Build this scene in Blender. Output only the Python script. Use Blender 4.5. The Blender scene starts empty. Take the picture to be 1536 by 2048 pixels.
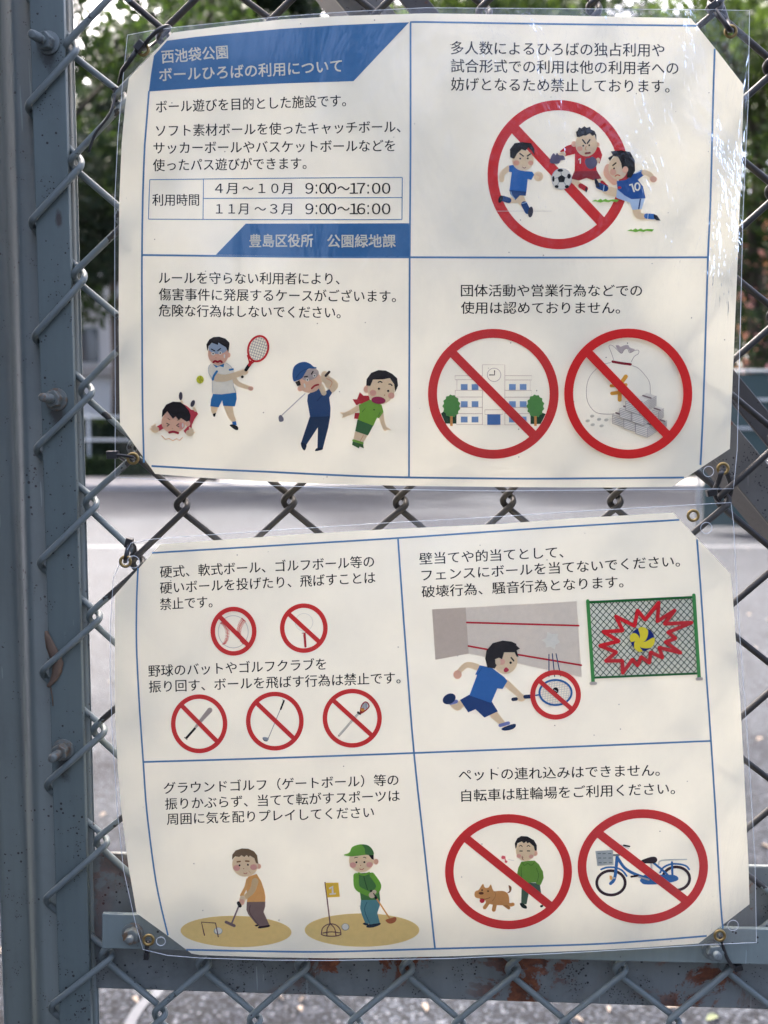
import bpy, bmesh, math, random
from mathutils import Vector, Matrix
from mathutils.geometry import tessellate_polygon
import numpy as np
R = math.radians
random.seed(7)
SC = bpy.context.scene
COL = SC.collection

# ------------------------------------------------------------------ camera
F = 2000.0; PITCH = R(5.0); CAM = Vector((0.0, -0.70, 1.50))
FW = Vector((0, math.cos(PITCH), -math.sin(PITCH))); UP = Vector((0, math.sin(PITCH), math.cos(PITCH)))
cd = bpy.data.cameras.new('camera'); cam = bpy.data.objects.new('camera', cd); COL.objects.link(cam)
cam.location = CAM; cam.rotation_euler = (R(90) - PITCH, 0, 0)
cd.sensor_fit = 'HORIZONTAL'; cd.sensor_width = 36.0; cd.lens = 36.0 * F / 1536.0
cd.clip_start = 0.02; cd.clip_end = 400
cd.dof.use_dof = True; cd.dof.focus_distance = 0.685; cd.dof.aperture_fstop = 11.0
SC.camera = cam

# ------------------------------------------------------------------ world, sun, exposure
SUN_EL, SUN_AZ = R(56), R(-28)          # behind the fence, high, a little to the left
w = bpy.data.worlds.new('World'); SC.world = w; w.use_nodes = True
nt = w.node_tree; nt.nodes.clear()
sky = nt.nodes.new('ShaderNodeTexSky'); sky.sky_type = 'NISHITA'; sky.sun_disc = False
sky.sun_elevation = SUN_EL; sky.sun_rotation = SUN_AZ; sky.air_density = 0.45; sky.dust_density = 7.0; sky.ozone_density = 0.0
bg = nt.nodes.new('ShaderNodeBackground'); bg.inputs[1].default_value = 0.15
wo = nt.nodes.new('ShaderNodeOutputWorld')
nt.links.new(sky.outputs[0], bg.inputs[0]); nt.links.new(bg.outputs[0], wo.inputs[0])
sd = bpy.data.lights.new('sun', 'SUN'); sd.energy = 1.5; sd.angle = R(2.2); sd.color = (1.0, 0.955, 0.88)
sun = bpy.data.objects.new('sun', sd); COL.objects.link(sun)
sdir = Vector((math.sin(SUN_AZ) * math.cos(SUN_EL), math.cos(SUN_AZ) * math.cos(SUN_EL), math.sin(SUN_EL)))
sun.rotation_euler = sdir.to_track_quat('Z', 'Y').to_euler(); sun.location = (0, 5, 8)
SC.view_settings.view_transform = 'Standard'; SC.view_settings.look = 'None'
SC.view_settings.gamma = 1.0; SC.view_settings.exposure = 3.5; SC.view_settings.use_curve_mapping = False
SC.cycles.max_bounces = 10; SC.cycles.transparent_max_bounces = 16

# ------------------------------------------------------------------ geometry helpers
def W(px, py, y=0.0):
    """the point of the vertical plane at depth y that the photo shows at px, py"""
    d = Vector(((px - 768) / F, 0, 0)) + UP * ((1024 - py) / F) + FW
    return CAM + d * ((y - CAM.y) / d.y)
def G(px, py, z=0.0):
    d = Vector(((px - 768) / F, 0, 0)) + UP * ((1024 - py) / F) + FW
    return CAM + d * ((z - CAM.z) / d.z)
def rowz(py, dist):
    """height at a given distance (world y) seen at photo row py"""
    d = UP * ((1024 - py) / F) + FW
    return CAM.z + d.z / d.y * (dist - CAM.y)
def colx(px, dist):
    return (px - 768) / F * (dist - CAM.y) / math.cos(PITCH)

def empty(name, loc, label, cat, group=None):
    o = bpy.data.objects.new(name, None); COL.objects.link(o); o.location = loc; o.empty_display_size = 0.05
    o['label'] = label; o['category'] = cat
    if group: o['group'] = group
    return o
def tag(o, label=None, cat=None, group=None, kind=None):
    if label: o['label'] = label
    if cat: o['category'] = cat
    if group: o['group'] = group
    if kind: o['kind'] = kind
    return o
def rootloc(p):
    v = Vector((0, 0, 0))
    while p is not None:
        v += p.location; p = p.parent
    return v
def mesh(name, vs, fs, mat, parent=None, smooth=False, loc=None):
    """verts in world space; loc = own origin for a top-level mesh"""
    base = rootloc(parent) if parent else Vector(loc or (0, 0, 0))
    me = bpy.data.meshes.new(name)
    me.from_pydata([tuple(Vector(v) - base) for v in vs], [], fs)
    if smooth:
        me.polygons.foreach_set('use_smooth', [True] * len(me.polygons))
    if isinstance(mat, (list, tuple)):
        for m in mat: me.materials.append(m)
    elif mat: me.materials.append(mat)
    me.update()
    o = bpy.data.objects.new(name, me); COL.objects.link(o)
    if parent: o.parent = parent
    elif loc: o.location = loc
    return o
def bevel(o, w_, seg=2):
    m = o.modifiers.new('bevel', 'BEVEL'); m.width = w_; m.segments = seg; m.limit_method = 'ANGLE'; m.angle_limit = R(40)
    return o
def fixn(o):
    bm = bmesh.new(); bm.from_mesh(o.data); bmesh.ops.recalc_face_normals(bm, faces=bm.faces); bm.to_mesh(o.data); bm.free()
    return o
def box(x0, x1, y0, y1, z0, z1):
    v = [(x, y, z) for x in (x0, x1) for y in (y0, y1) for z in (z0, z1)]
    f = [(0, 1, 3, 2), (4, 6, 7, 5), (0, 4, 5, 1), (2, 3, 7, 6), (0, 2, 6, 4), (1, 5, 7, 3)]
    return v, f
def add(acc, vf):
    n = len(acc[0]); acc[0].extend(vf[0]); acc[1].extend([tuple(i + n for i in f) for f in vf[1]])
def prism(poly, y0, y1):
    """poly: photo points placed on plane y0, extruded straight back to y1"""
    a = [W(px, py, y0) for px, py in poly]; n = len(a)
    v = a + [p + Vector((0, y1 - y0, 0)) for p in a]
    f = [tuple(range(n)), tuple(range(2 * n - 1, n - 1, -1))] + [(i, i + n, (i + 1) % n + n, (i + 1) % n) for i in range(n)]
    return v, f
def tube(pts, r, n=10, caps=True, flat=1.0, up=None):
    """swept circle along world points; r number or list"""
    P = [Vector(p) for p in pts]; m = len(P)
    rr = r if isinstance(r, (list, tuple)) else [r] * m
    T = [((P[min(i + 1, m - 1)] - P[max(i - 1, 0)]).normalized()) for i in range(m)]
    a = up or (Vector((0, 1, 0)) if abs(T[0].y) < .8 else Vector((0, 0, 1)))
    N = (a - T[0] * a.dot(T[0])).normalized(); vs = []; fs = []
    for i in range(m):
        N = (N - T[i] * N.dot(T[i])).normalized(); B = T[i].cross(N)
        for k in range(n):
            t = 2 * math.pi * k / n
            vs.append(P[i] + N * (math.cos(t) * rr[i] * flat) + B * (math.sin(t) * rr[i]))
    for i in range(m - 1):
        for k in range(n):
            fs.append((i * n + k, i * n + (k + 1) % n, (i + 1) * n + (k + 1) % n, (i + 1) * n + k))
    if caps:
        fs.append(tuple(range(n - 1, -1, -1))); fs.append(tuple((m - 1) * n + k for k in range(n)))
    return vs, fs
def torus(c, R0, r0, axis, n=28, m=10, squash=1.0):
    ax = Vector(axis).normalized(); a = ax.orthogonal().normalized(); b = ax.cross(a); vs = []; fs = []
    for i in range(n):
        t = 2 * math.pi * i / n; d = a * math.cos(t) + b * math.sin(t)
        for k in range(m):
            s = 2 * math.pi * k / m
            vs.append(Vector(c) + d * (R0 + r0 * math.cos(s)) + ax * (r0 * squash * math.sin(s)))
    for i in range(n):
        for k in range(m):
            fs.append((i * m + k, ((i + 1) % n) * m + k, ((i + 1) % n) * m + (k + 1) % m, i * m + (k + 1) % m))
    return vs, fs
def crom(pts, closed=True, step=6):
    P = [Vector((p[0], p[1])) for p in pts]; n = len(P); out = []
    for i in range(n if closed else n - 1):
        if closed: a, b, c, d = P[i - 1], P[i], P[(i + 1) % n], P[(i + 2) % n]
        else: a, b, c, d = P[max(i - 1, 0)], P[i], P[i + 1], P[min(i + 2, n - 1)]
        for k in range(step):
            t = k / step
            out.append(.5 * ((2 * b) + (c - a) * t + (2 * a - 5 * b + 4 * c - d) * t * t + (3 * b - a - 3 * c + d) * t ** 3))
    if not closed: out.append(P[-1])
    return [(p.x, p.y) for p in out]

# ------------------------------------------------------------------ materials
def s2l(c):
    return tuple(((v / 255) / 12.92 if v / 255 <= .04045 else (((v / 255) + .055) / 1.055) ** 2.4) for v in c)
def newmat(name):
    m = bpy.data.materials.new(name); m.use_nodes = True; t = m.node_tree; t.nodes.clear()
    out = t.nodes.new('ShaderNodeOutputMaterial'); return m, t, out
class NB:
    def __init__(s, t): s.t = t
    def n(s, typ, **k):
        x = s.t.nodes.new(typ)
        for a, b in k.items():
            if a == 'ins':
                for i, v in b.items():
                    if hasattr(v, 'is_output'): s.t.links.new(v, x.inputs[i])
                    else: x.inputs[i].default_value = v
            else: setattr(x, a, b)
        return x
    def noise(s, scale, detail=3, rough=.6, vec=None, dist=0.0):
        x = s.n('ShaderNodeTexNoise', ins={'Scale': scale, 'Detail': detail, 'Roughness': rough, 'Distortion': dist})
        if vec is not None: s.t.links.new(vec, x.inputs['Vector'])
        return x.outputs['Fac']
    def ramp(s, fac, stops):
        x = s.n('ShaderNodeValToRGB'); e = x.color_ramp.elements
        while len(e) < len(stops): e.new(.5)
        for el, (p, c) in zip(e, stops):
            el.position = p; el.color = (c[0], c[1], c[2], 1) if isinstance(c, (tuple, list)) else (c, c, c, 1)
        s.t.links.new(fac, x.inputs[0]); return x.outputs[0]
    def mix(s, fac, a, b, typ='MIX'):
        x = s.n('ShaderNodeMix', data_type='RGBA', blend_type=typ)
        for i, v in ((0, fac), (6, a), (7, b)):
            if hasattr(v, 'is_output'): s.t.links.new(v, x.inputs[i])
            else: x.inputs[i].default_value = v if i == 0 else (v[0], v[1], v[2], 1)
        return x.outputs[2]
    def math(s, op, a, b=0.0, c=None):
        x = s.n('ShaderNodeMath', operation=op)
        for i, v in ((0, a), (1, b), (2, c)):
            if v is None: continue
            if hasattr(v, 'is_output'): s.t.links.new(v, x.inputs[i])
            else: x.inputs[i].default_value = v
        return x.outputs[0]
    def bump(s, h, strength=.3, dist=.001):
        x = s.n('ShaderNodeBump', ins={'Strength': strength, 'Distance': dist}); s.t.links.new(h, x.inputs['Height']); return x.outputs[0]
    def pos(s): return s.n('ShaderNodeNewGeometry').outputs['Position']
def prin(name, col, rough=.5, metal=0.0, bump=None, spec=.5, tint=None):
    """plain principled with fine colour variation; bump=(scale,strength,dist)"""
    m, t, out = newmat(name); b = NB(t); p = b.pos()
    bs = b.n('ShaderNodeBsdfPrincipled', ins={'Roughness': rough, 'Metallic': metal, 'Specular IOR Level': spec})
    sc, am = tint or (60, .12)
    f = b.noise(sc, 4, .6, p)
    c = b.mix(f, tuple(v * (1 - am) for v in col), tuple(min(1, v * (1 + am)) for v in col)); t.links.new(c, bs.inputs['Base Color'])
    if bump: t.links.new(b.bump(b.noise(bump[0], 3, .6, p), bump[1], bump[2]), bs.inputs['Normal'])
    t.links.new(bs.outputs[0], out.inputs[0]); return m

def paint_metal(name, col, chips=.0, rust=0.0, dirt=0.3, rough=.42, stains=()):
    m, t, out = newmat(name); b = NB(t); p = b.pos()
    base = b.mix(b.noise(9, 4, .6, p), tuple(v * .88 for v in col), tuple(v * 1.10 for v in col))
    grime = b.ramp(b.noise(26, 6, .7, p), [(.50, 0.0), (.78, 1.0)])
    base = b.mix(b.math('MULTIPLY', grime, dirt), base, (.035, .033, .032))
    # tiny specks and chips through to the dark undercoat
    v = b.n('ShaderNodeTexVoronoi', feature='F1', ins={'Scale': 210.0, 'Randomness': 1.0}); t.links.new(p, v.inputs['Vector'])
    spot = b.math('LESS_THAN', v.outputs['Distance'], b.math('MULTIPLY', b.noise(25, 2, .5, p), .34))
    cl = b.math('GREATER_THAN', b.noise(38, 3, .6, p), .555 - chips)
    sp = b.math('MULTIPLY', spot, cl)
    v2 = b.n('ShaderNodeTexVoronoi', feature='F1', ins={'Scale': 520.0, 'Randomness': 1.0}); t.links.new(p, v2.inputs['Vector'])
    s2 = b.math('MULTIPLY', b.math('LESS_THAN', v2.outputs['Distance'], .26), b.math('GREATER_THAN', b.noise(52, 5, .7, p), .60 - chips))
    sp = b.math('MAXIMUM', sp, s2)
    mp = b.n('ShaderNodeMapping', ins={'Vector': p, 'Scale': (1.0, 1.0, .07)})
    streak = b.ramp(b.noise(120, 4, .6, mp.outputs[0]), [(.40, 0.0), (.72, 1.0)])
    base = b.mix(b.math('MULTIPLY', streak, .22), base, tuple(v * .45 for v in col))
    scr = b.math('GREATER_THAN', b.noise(34, 2, .4, b.n('ShaderNodeMapping', ins={'Vector': p, 'Scale': (9.0, 1.0, .55), 'Rotation': (0, .5, 0)}).outputs[0]), .745)
    base = b.mix(b.math('MULTIPLY', scr, .5), base, tuple(min(1, v * 1.9) for v in col))
    base = b.mix(sp, base, (.022, .02, .02))
    fl = b.math('GREATER_THAN', b.noise(46, 7, .72, p, .6), .735 - chips * .5)
    base = b.mix(fl, base, (.03, .026, .024))
    for (sx, sy, sc_, colr) in stains:
        q = W(sx, sy); d = b.n('ShaderNodeVectorMath', operation='SUBTRACT', ins={0: p, 1: tuple(q)}).outputs[0]
        e = b.n('ShaderNodeVectorMath', operation='MULTIPLY', ins={0: d, 1: (1.0, 0.0, .42)}).outputs[0]
        ln = b.n('ShaderNodeVectorMath', operation='LENGTH', ins={0: e}).outputs['Value']
        m_ = b.ramp(b.math('ADD', b.math('DIVIDE', ln, sc_), b.math('MULTIPLY', b.math('SUBTRACT', b.noise(170, 5, .7, p), .5), 1.3)), [(.45, .85), (1.0, 0.0)])
        base = b.mix(m_, base, colr)
    if rust:
        rn = b.noise(30, 7, .68, p, .4); rm = b.ramp(rn, [(.66 - rust, 0.0), (.70 - rust, 1.0)])
        big = b.ramp(b.noise(7.5, 3, .5, p), [(.45, 0.0), (.60, 1.0)])
        rm = b.math('MULTIPLY', rm, big)
        rc = b.ramp(b.noise(120, 5, .7, p), [(.3, (.035, .012, .006)), (.55, (.14, .04, .014)), (.75, (.26, .09, .03))])
        base = b.mix(rm, base, rc)
    bs = b.n('ShaderNodeBsdfPrincipled', ins={'Roughness': rough, 'Metallic': 0.0, 'Specular IOR Level': .45})
    t.links.new(base, bs.inputs['Base Color'])
    h = b.math('SUBTRACT', b.math('MULTIPLY', b.noise(90, 4, .6, p), .35), b.math('ADD', b.math('MULTIPLY', fl, .6), b.math('MULTIPLY', sp, .5)))
    t.links.new(b.bump(h, .55, .0008), bs.inputs['Normal'])
    t.links.new(bs.outputs[0], out.inputs[0]); return m

M = {}
M['post'] = paint_metal('post_paint', (.098, .122, .120), chips=.0, dirt=.25, rough=.45)
M['bar'] = paint_metal('bar_paint', (.106, .136, .133), chips=.03, dirt=.22, rough=.42, stains=((98, 104, .0065, (.03, .028, .026)), (115, 818, .0065, (.035, .027, .02)), (130, 1522, .0065, (.03, .028, .026)), (120, 440, .003, (.04, .025, .02))))
M['flat'] = paint_metal('flat_bar_paint', (.165, .205, .20), chips=-.03, dirt=.15, rough=.4)
M['rail'] = paint_metal('rail_paint', (.15, .168, .165), chips=.06, rust=.15, dirt=.5, rough=.55)
M['brace'] = paint_metal('brace_paint', (.125, .12, .108), chips=.03, rust=.03, dirt=.45, rough=.5)
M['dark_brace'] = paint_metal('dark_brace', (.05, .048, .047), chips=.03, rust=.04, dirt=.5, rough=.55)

def wire_mat():
    m, t, out = newmat('wire_coating'); b = NB(t); p = b.pos()
    s = b.n('ShaderNodeSeparateXYZ'); t.links.new(p, s.inputs[0])
    n = b.noise(22, 5, .7, p); nn = b.math('MULTIPLY', b.math('SUBTRACT', n, .5), .22)
    xa = b.math('ADD', s.outputs[0], nn); za = b.math('ADD', s.outputs[2], b.math('MULTIPLY', nn, .6))
    nearpost = b.math('LESS_THAN', xa, W(262, 1024).x); nearrail = b.math('LESS_THAN', za, W(768, 1790).z)
    painted = b.math('MAXIMUM', nearpost, nearrail)
    blot = b.math('GREATER_THAN', b.noise(70, 6, .7, p), .665)
    painted = b.math('MULTIPLY', painted, b.math('SUBTRACT', 1.0, blot))
    pc = b.mix(b.noise(60, 4, .6, p), (.105, .13, .13), (.17, .20, .20))
    dk = b.mix(b.noise(80, 4, .6, p), (.010, .010, .010), (.028, .027, .026))
    bs = b.n('ShaderNodeBsdfPrincipled', ins={'Roughness': .5, 'Specular IOR Level': .4})
    t.links.new(b.mix(painted, dk, pc), bs.inputs['Base Color'])
    t.links.new(b.bump(b.math('ADD', b.noise(150, 4, .6, p), painted), .5, .0006), bs.inputs['Normal'])
    t.links.new(bs.outputs[0], out.inputs[0]); return m
M['wire'] = wire_mat()
def bolt_mat(name, c1, c2, th):
    m, t, out = newmat(name); b = NB(t); p = b.pos()
    f = b.ramp(b.noise(130, 5, .7, p), [(th - .06, 0.0), (th + .06, 1.0)])
    bs = b.n('ShaderNodeBsdfPrincipled', ins={'Roughness': .45, 'Specular IOR Level': .5})
    t.links.new(b.mix(f, c1, c2), bs.inputs['Base Color'])
    t.links.new(b.bump(b.noise(200, 4, .7, p), .6, .0006), bs.inputs['Normal'])
    t.links.new(bs.outputs[0], out.inputs[0]); return m
M['bolt_rusty'] = bolt_mat('rusty_bolt', (.12, .135, .125), (.13, .078, .04), .55)
M['bolt_painted'] = bolt_mat('painted_bolt', (.125, .15, .15), (.07, .07, .065), .60)
M['black_plastic'] = prin('black_nylon', (.012, .012, .013), .32)
M['brass'] = prin('brass', (.30, .21, .085), .36, 1.0, (300, .5, .0004), .5, (260, .55))

def paper_like(name, use_attr, base=(.88, .815, .625)):
    m, t, out = newmat(name); b = NB(t); p = b.pos()
    if use_attr:
        c = b.n('ShaderNodeVertexColor', layer_name='ink').outputs[0]
        f = b.noise(240, 4, .7, p); c = b.mix(1.0, c, b.ramp(f, [(.25, .90), (.75, 1.0)]), 'MULTIPLY')
    else:
        f = b.math('ADD', b.math('MULTIPLY', b.noise(34, 5, .65, p), .5), b.math('MULTIPLY', b.noise(8, 3, .6, p), .5))
        c = b.mix(b.ramp(f, [(.3, 0.0), (.7, 1.0)]), (base[0] * .90, base[1] * .905, base[2] * .92), tuple(min(1, v * 1.03) for v in base))
        v = b.n('ShaderNodeTexVoronoi', feature='F1', ins={'Scale': 75.0}); t.links.new(p, v.inputs['Vector'])
        speck = b.math('LESS_THAN', v.outputs['Distance'], .035)
        c = b.mix(b.math('MULTIPLY', speck, .7), c, (.10, .09, .08))
    d = b.n('ShaderNodeBsdfDiffuse'); tr = b.n('ShaderNodeBsdfTranslucent')
    t.links.new(c, d.inputs[0]); t.links.new(c, tr.inputs[0])
    x = b.n('ShaderNodeMixShader', ins={0: .18}); t.links.new(d.outputs[0], x.inputs[1]); t.links.new(tr.outputs[0], x.inputs[2])
    t.links.new(x.outputs[0], out.inputs[0]); return m
M['paper'] = paper_like('paper', False)
M['ink'] = paper_like('ink', True)

def film_mat():
    m, t, out = newmat('laminate_film'); b = NB(t); p = b.pos()
    s = b.n('ShaderNodeSeparateXYZ'); t.links.new(p, s.inputs[0])
    mp = b.n('ShaderNodeMapping', ins={'Vector': p, 'Scale': (1.0, 1.0, .42)}); mv = mp.outputs[0]
    # creases are strongest in the upper right of the upper sheet, faint elsewhere
    a = b.n('ShaderNodeMapRange', ins={'Value': s.outputs[0], 'From Min': -.10, 'From Max': .09, 'To Min': .10, 'To Max': 1.0}).outputs[0]
    c = b.n('ShaderNodeMapRange', ins={'Value': s.outputs[2], 'From Min': W(0, 820).z, 'From Max': W(0, 560).z, 'To Min': .10, 'To Max': 1.0}).outputs[0]
    k = b.math('MULTIPLY', a, c)
    h = b.math('ADD', b.math('MULTIPLY', b.noise(26, 5, .62, mv, .5), 1.0), b.math('MULTIPLY', b.noise(9, 2, .5, mv), 2.4))
    h2 = b.math('ADD', b.math('MULTIPLY', h, k), b.math('MULTIPLY', b.noise(11, 2, .5, p), .5))
    nrm = b.bump(h2, 1.0, .0055)
    fr = b.n('ShaderNodeFresnel', ins={'IOR': 1.50}); t.links.new(nrm, fr.inputs['Normal'])
    gl = b.n('ShaderNodeBsdfGlossy', ins={'Roughness': .15}); t.links.new(nrm, gl.inputs['Normal'])
    tp = b.n('ShaderNodeBsdfTransparent', ins={0: (.965, .97, .972, 1)})
    df = b.n('ShaderNodeBsdfTranslucent', ins={0: (.8, .82, .84, 1)}); di = b.n('ShaderNodeBsdfDiffuse', ins={0: (.75, .78, .8, 1)})
    hz = b.n('ShaderNodeMixShader', ins={0: .5}); t.links.new(df.outputs[0], hz.inputs[1]); t.links.new(di.outputs[0], hz.inputs[2])
    x0 = b.n('ShaderNodeMixShader'); sm = b.math('MULTIPLY', b.ramp(b.noise(13, 6, .7, mv, 1.2), [(.48, 0.0), (.62, 1.0)]), b.math('ADD', b.math('MULTIPLY', k, .04), .010)); t.links.new(b.math('ADD', sm, .010), x0.inputs[0]); t.links.new(tp.outputs[0], x0.inputs[1]); t.links.new(hz.outputs[0], x0.inputs[2])
    x = b.n('ShaderNodeMixShader'); t.links.new(b.math('MULTIPLY', fr.outputs[0], 1.1), x.inputs[0])
    t.links.new(x0.outputs[0], x.inputs[1]); t.links.new(gl.outputs[0], x.inputs[2]); t.links.new(x.outputs[0], out.inputs[0]); return m
M['film'] = film_mat()
def rim_mat():
    m, t, out = newmat('film_edge'); b = NB(t)
    tp = b.n('ShaderNodeBsdfTransparent', ins={0: (.85, .88, .9, 1)}); gl = b.n('ShaderNodeBsdfPrincipled', ins={'Base Color': (.8, .84, .87, 1), 'Roughness': .15})
    x = b.n('ShaderNodeMixShader', ins={0: .55}); t.links.new(tp.outputs[0], x.inputs[1]); t.links.new(gl.outputs[0], x.inputs[2])
    t.links.new(x.outputs[0], out.inputs[0]); return m
M['rim'] = rim_mat()

def ground_mat():
    m, t, out = newmat('asphalt'); b = NB(t); p = b.pos()
    big = b.noise(.9, 4, .6, p); med = b.noise(14, 4, .65, p)
    v = b.n('ShaderNodeTexVoronoi', feature='F1', ins={'Scale': 95.0}); t.links.new(p, v.inputs['Vector'])
    st = b.ramp(b.n('ShaderNodeSeparateColor', ins={0: v.outputs['Color']}).outputs[0], [(0.0, (.016, .018, .0235)), (.55, (.033, .038, .049)), (.9, (.068, .076, .092)), (1.0, (.13, .138, .155))])
    gap = b.ramp(v.outputs['Distance'], [(.25, 1.0), (.62, .25)])
    c = b.mix(1.0, st, gap, 'MULTIPLY'); c = b.mix(1.0, c, b.ramp(med, [(.3, .75), (.7, 1.25)]), 'MULTIPLY'); c = b.mix(1.0, c, b.ramp(big, [(.3, .8), (.7, 1.15)]), 'MULTIPLY')
    bs = b.n('ShaderNodeBsdfPrincipled', ins={'Roughness': .85, 'Specular IOR Level': .18}); t.links.new(c, bs.inputs['Base Color'])
    t.links.new(b.bump(b.math('ADD', v.outputs['Distance'], med), .8, .004), bs.inputs['Normal'])
    t.links.new(bs.outputs[0], out.inputs[0]); return m
M['ground'] = ground_mat()
M['concrete'] = prin('concrete', (.24, .23, .22), .9, 0, (20, .5, .004), .3, (6, .25))
M['white_line'] = prin('line_paint', (.085, .09, .10), .85, 0, (80, .6, .002), .4, (20, .18))
def leaf_mat(name, a, c_, trans=.35):
    m, t, out = newmat(name); b = NB(t); p = b.pos()
    inf = b.n('ShaderNodeTexWhiteNoise', noise_dimensions='3D')
    q = b.n('ShaderNodeVectorMath', operation='SNAP', ins={1: (.35, .35, .35)}); t.links.new(p, q.inputs[0]); t.links.new(q.outputs[0], inf.inputs['Vector'])
    f = b.math('ADD', b.math('MULTIPLY', b.noise(.8, 3, .6, p), .6), b.math('MULTIPLY', inf.outputs[0], .4))
    c = b.mix(f, a, c_)
    d = b.n('ShaderNodeBsdfPrincipled', ins={'Roughness': .7, 'Specular IOR Level': .25}); tr = b.n('ShaderNodeBsdfTranslucent')
    t.links.new(c, d.inputs['Base Color']); t.links.new(b.mix(1.0, c, (1.5, 1.6, .7), 'MULTIPLY'), tr.inputs[0])
    x = b.n('ShaderNodeMixShader', ins={0: trans}); t.links.new(d.outputs[0], x.inputs[1]); t.links.new(tr.outputs[0], x.inputs[2])
    t.links.new(x.outputs[0], out.inputs[0]); return m
M['leaf_a'] = leaf_mat('leaf_mid_green', (.014, .026, .010), (.040, .064, .024), .26)
M['leaf_b'] = leaf_mat('leaf_dark_green', (.008, .014, .008), (.023, .037, .017), .18)
M['leaf_c'] = leaf_mat('leaf_light_green', (.024, .040, .013), (.066, .097, .036), .32)
M['bark'] = prin('bark', (.07, .055, .045), .85, 0, (14, .8, .02), .3, (5, .3))
M['bwall'] = prin('white_render', (.42, .42, .41), .8, 0, None, .3, (1.2, .06))
M['glass'] = prin('window_glass', (.05, .06, .07), .08, 0, None, .8)
M['grey_steel'] = prin('grey_steel', (.33, .36, .37), .5, 0, None, .5)
M['green_panel'] = prin('green_panel', (.03, .055, .05), .6)
M['dry_leaf'] = prin('dry_leaf', (.13, .088, .062), .75, 0, (160, .8, .001), .3, (90, .45))
M['pale_leaf'] = prin('fallen_leaf', (.20, .16, .125), .7, 0, None, .3, (30, .3))
M['green_leaf'] = prin('fallen_green_leaf', (.15, .17, .09), .7, 0, None, .3, (30, .3))
M['pink'] = leaf_mat('pink_blossom', (.45, .16, .20), (.7, .36, .38), .4)

# ------------------------------------------------------------------ the setting
o = mesh('ground', [(-70, -14, 0), (70, -14, 0), (70, 110, 0), (-70, 110, 0)], [(0, 1, 2, 3)], M['ground']); tag(o, kind='structure')
o = mesh('path', *box(-40, 40, 22.45, 26.0, -.1, .11), M['concrete']); tag(o, kind='structure')
kerb = []
for k in range(50):
    x = -30 + k * 1.2
    v, f = box(x, x + 1.19, 22.2, 22.44, -.05, .125); kerb.append((v, f))
kroot = bpy.data.objects.new('kerb', None); COL.objects.link(kroot); kroot['kind'] = 'structure'; kroot.location = (0, 22.3, 0)
km = None
for k in range(50):
    if not -15 < -30 + k * 1.2 < 15: continue
    if km is None:
        oo = mesh('kerb_stone', box(0, 1.19, -.12, .12, -.05, .125)[0], box(0, 1, 0, 1, 0, 1)[1], M['concrete']); bevel(oo, .015); km = oo.data
    else:
        oo = bpy.data.objects.new('kerb_stone', km); COL.objects.link(oo); bevel(oo, .015)
    oo.parent = kroot; oo.location = (-30 + k * 1.2, 0, 0)
# painted markings on the ground
ya = G(768, 1092).y; yb = G(768, 1095).y
o = mesh('court_line', [(-20, yb, .004), (20, yb, .004), (20, ya, .004), (-20, ya, .004)], [(0, 1, 2, 3)], M['white_line']); tag(o, kind='structure')
cv = crom([(330, 1950), (312, 1985), (285, 2005), (262, 2040), (250, 2085)], False, 6)
vs = []; fs = []
for i, (x, y) in enumerate(cv):
    vs += [G(x - 9, y, .004), G(x + 11, y + 3, .004)]
    if i: fs.append((2 * i - 2, 2 * i - 1, 2 * i + 1, 2 * i))
o = mesh('curved_court_line', vs, fs, M['white_line']); tag(o, kind='structure')

def leaves(rng, pts_fn, n, size, up_bias=.3):
    """n leaf-sized folded quads placed by pts_fn"""
    P = np.array([pts_fn() for _ in range(n)]); 
    a = rng.normal(size=(n, 3)); a /= np.linalg.norm(a, axis=1, keepdims=True)
    b = rng.normal(size=(n, 3)); b -= a * (a * b).sum(1, keepdims=True); b /= np.linalg.norm(b, axis=1, keepdims=True)
    s = size * rng.uniform(.6, 1.3, (n, 1)); a = a * s; b = b * s * .55
    V = np.stack([P - a, P + b, P + a, P - b], 1).reshape(-1, 3)
    Fc = np.arange(4 * n).reshape(-1, 4)
    return V, Fc
def fast_mesh(name, V, Fc, mat, parent, base):
    me = bpy.data.meshes.new(name); V = V - np.array(base)
    me.from_pydata(V.tolist(), [], Fc.tolist()); me.materials.append(mat); me.update()
    o = bpy.data.objects.new(name, me); COL.objects.link(o)
    if parent: o.parent = parent
    return o
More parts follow.
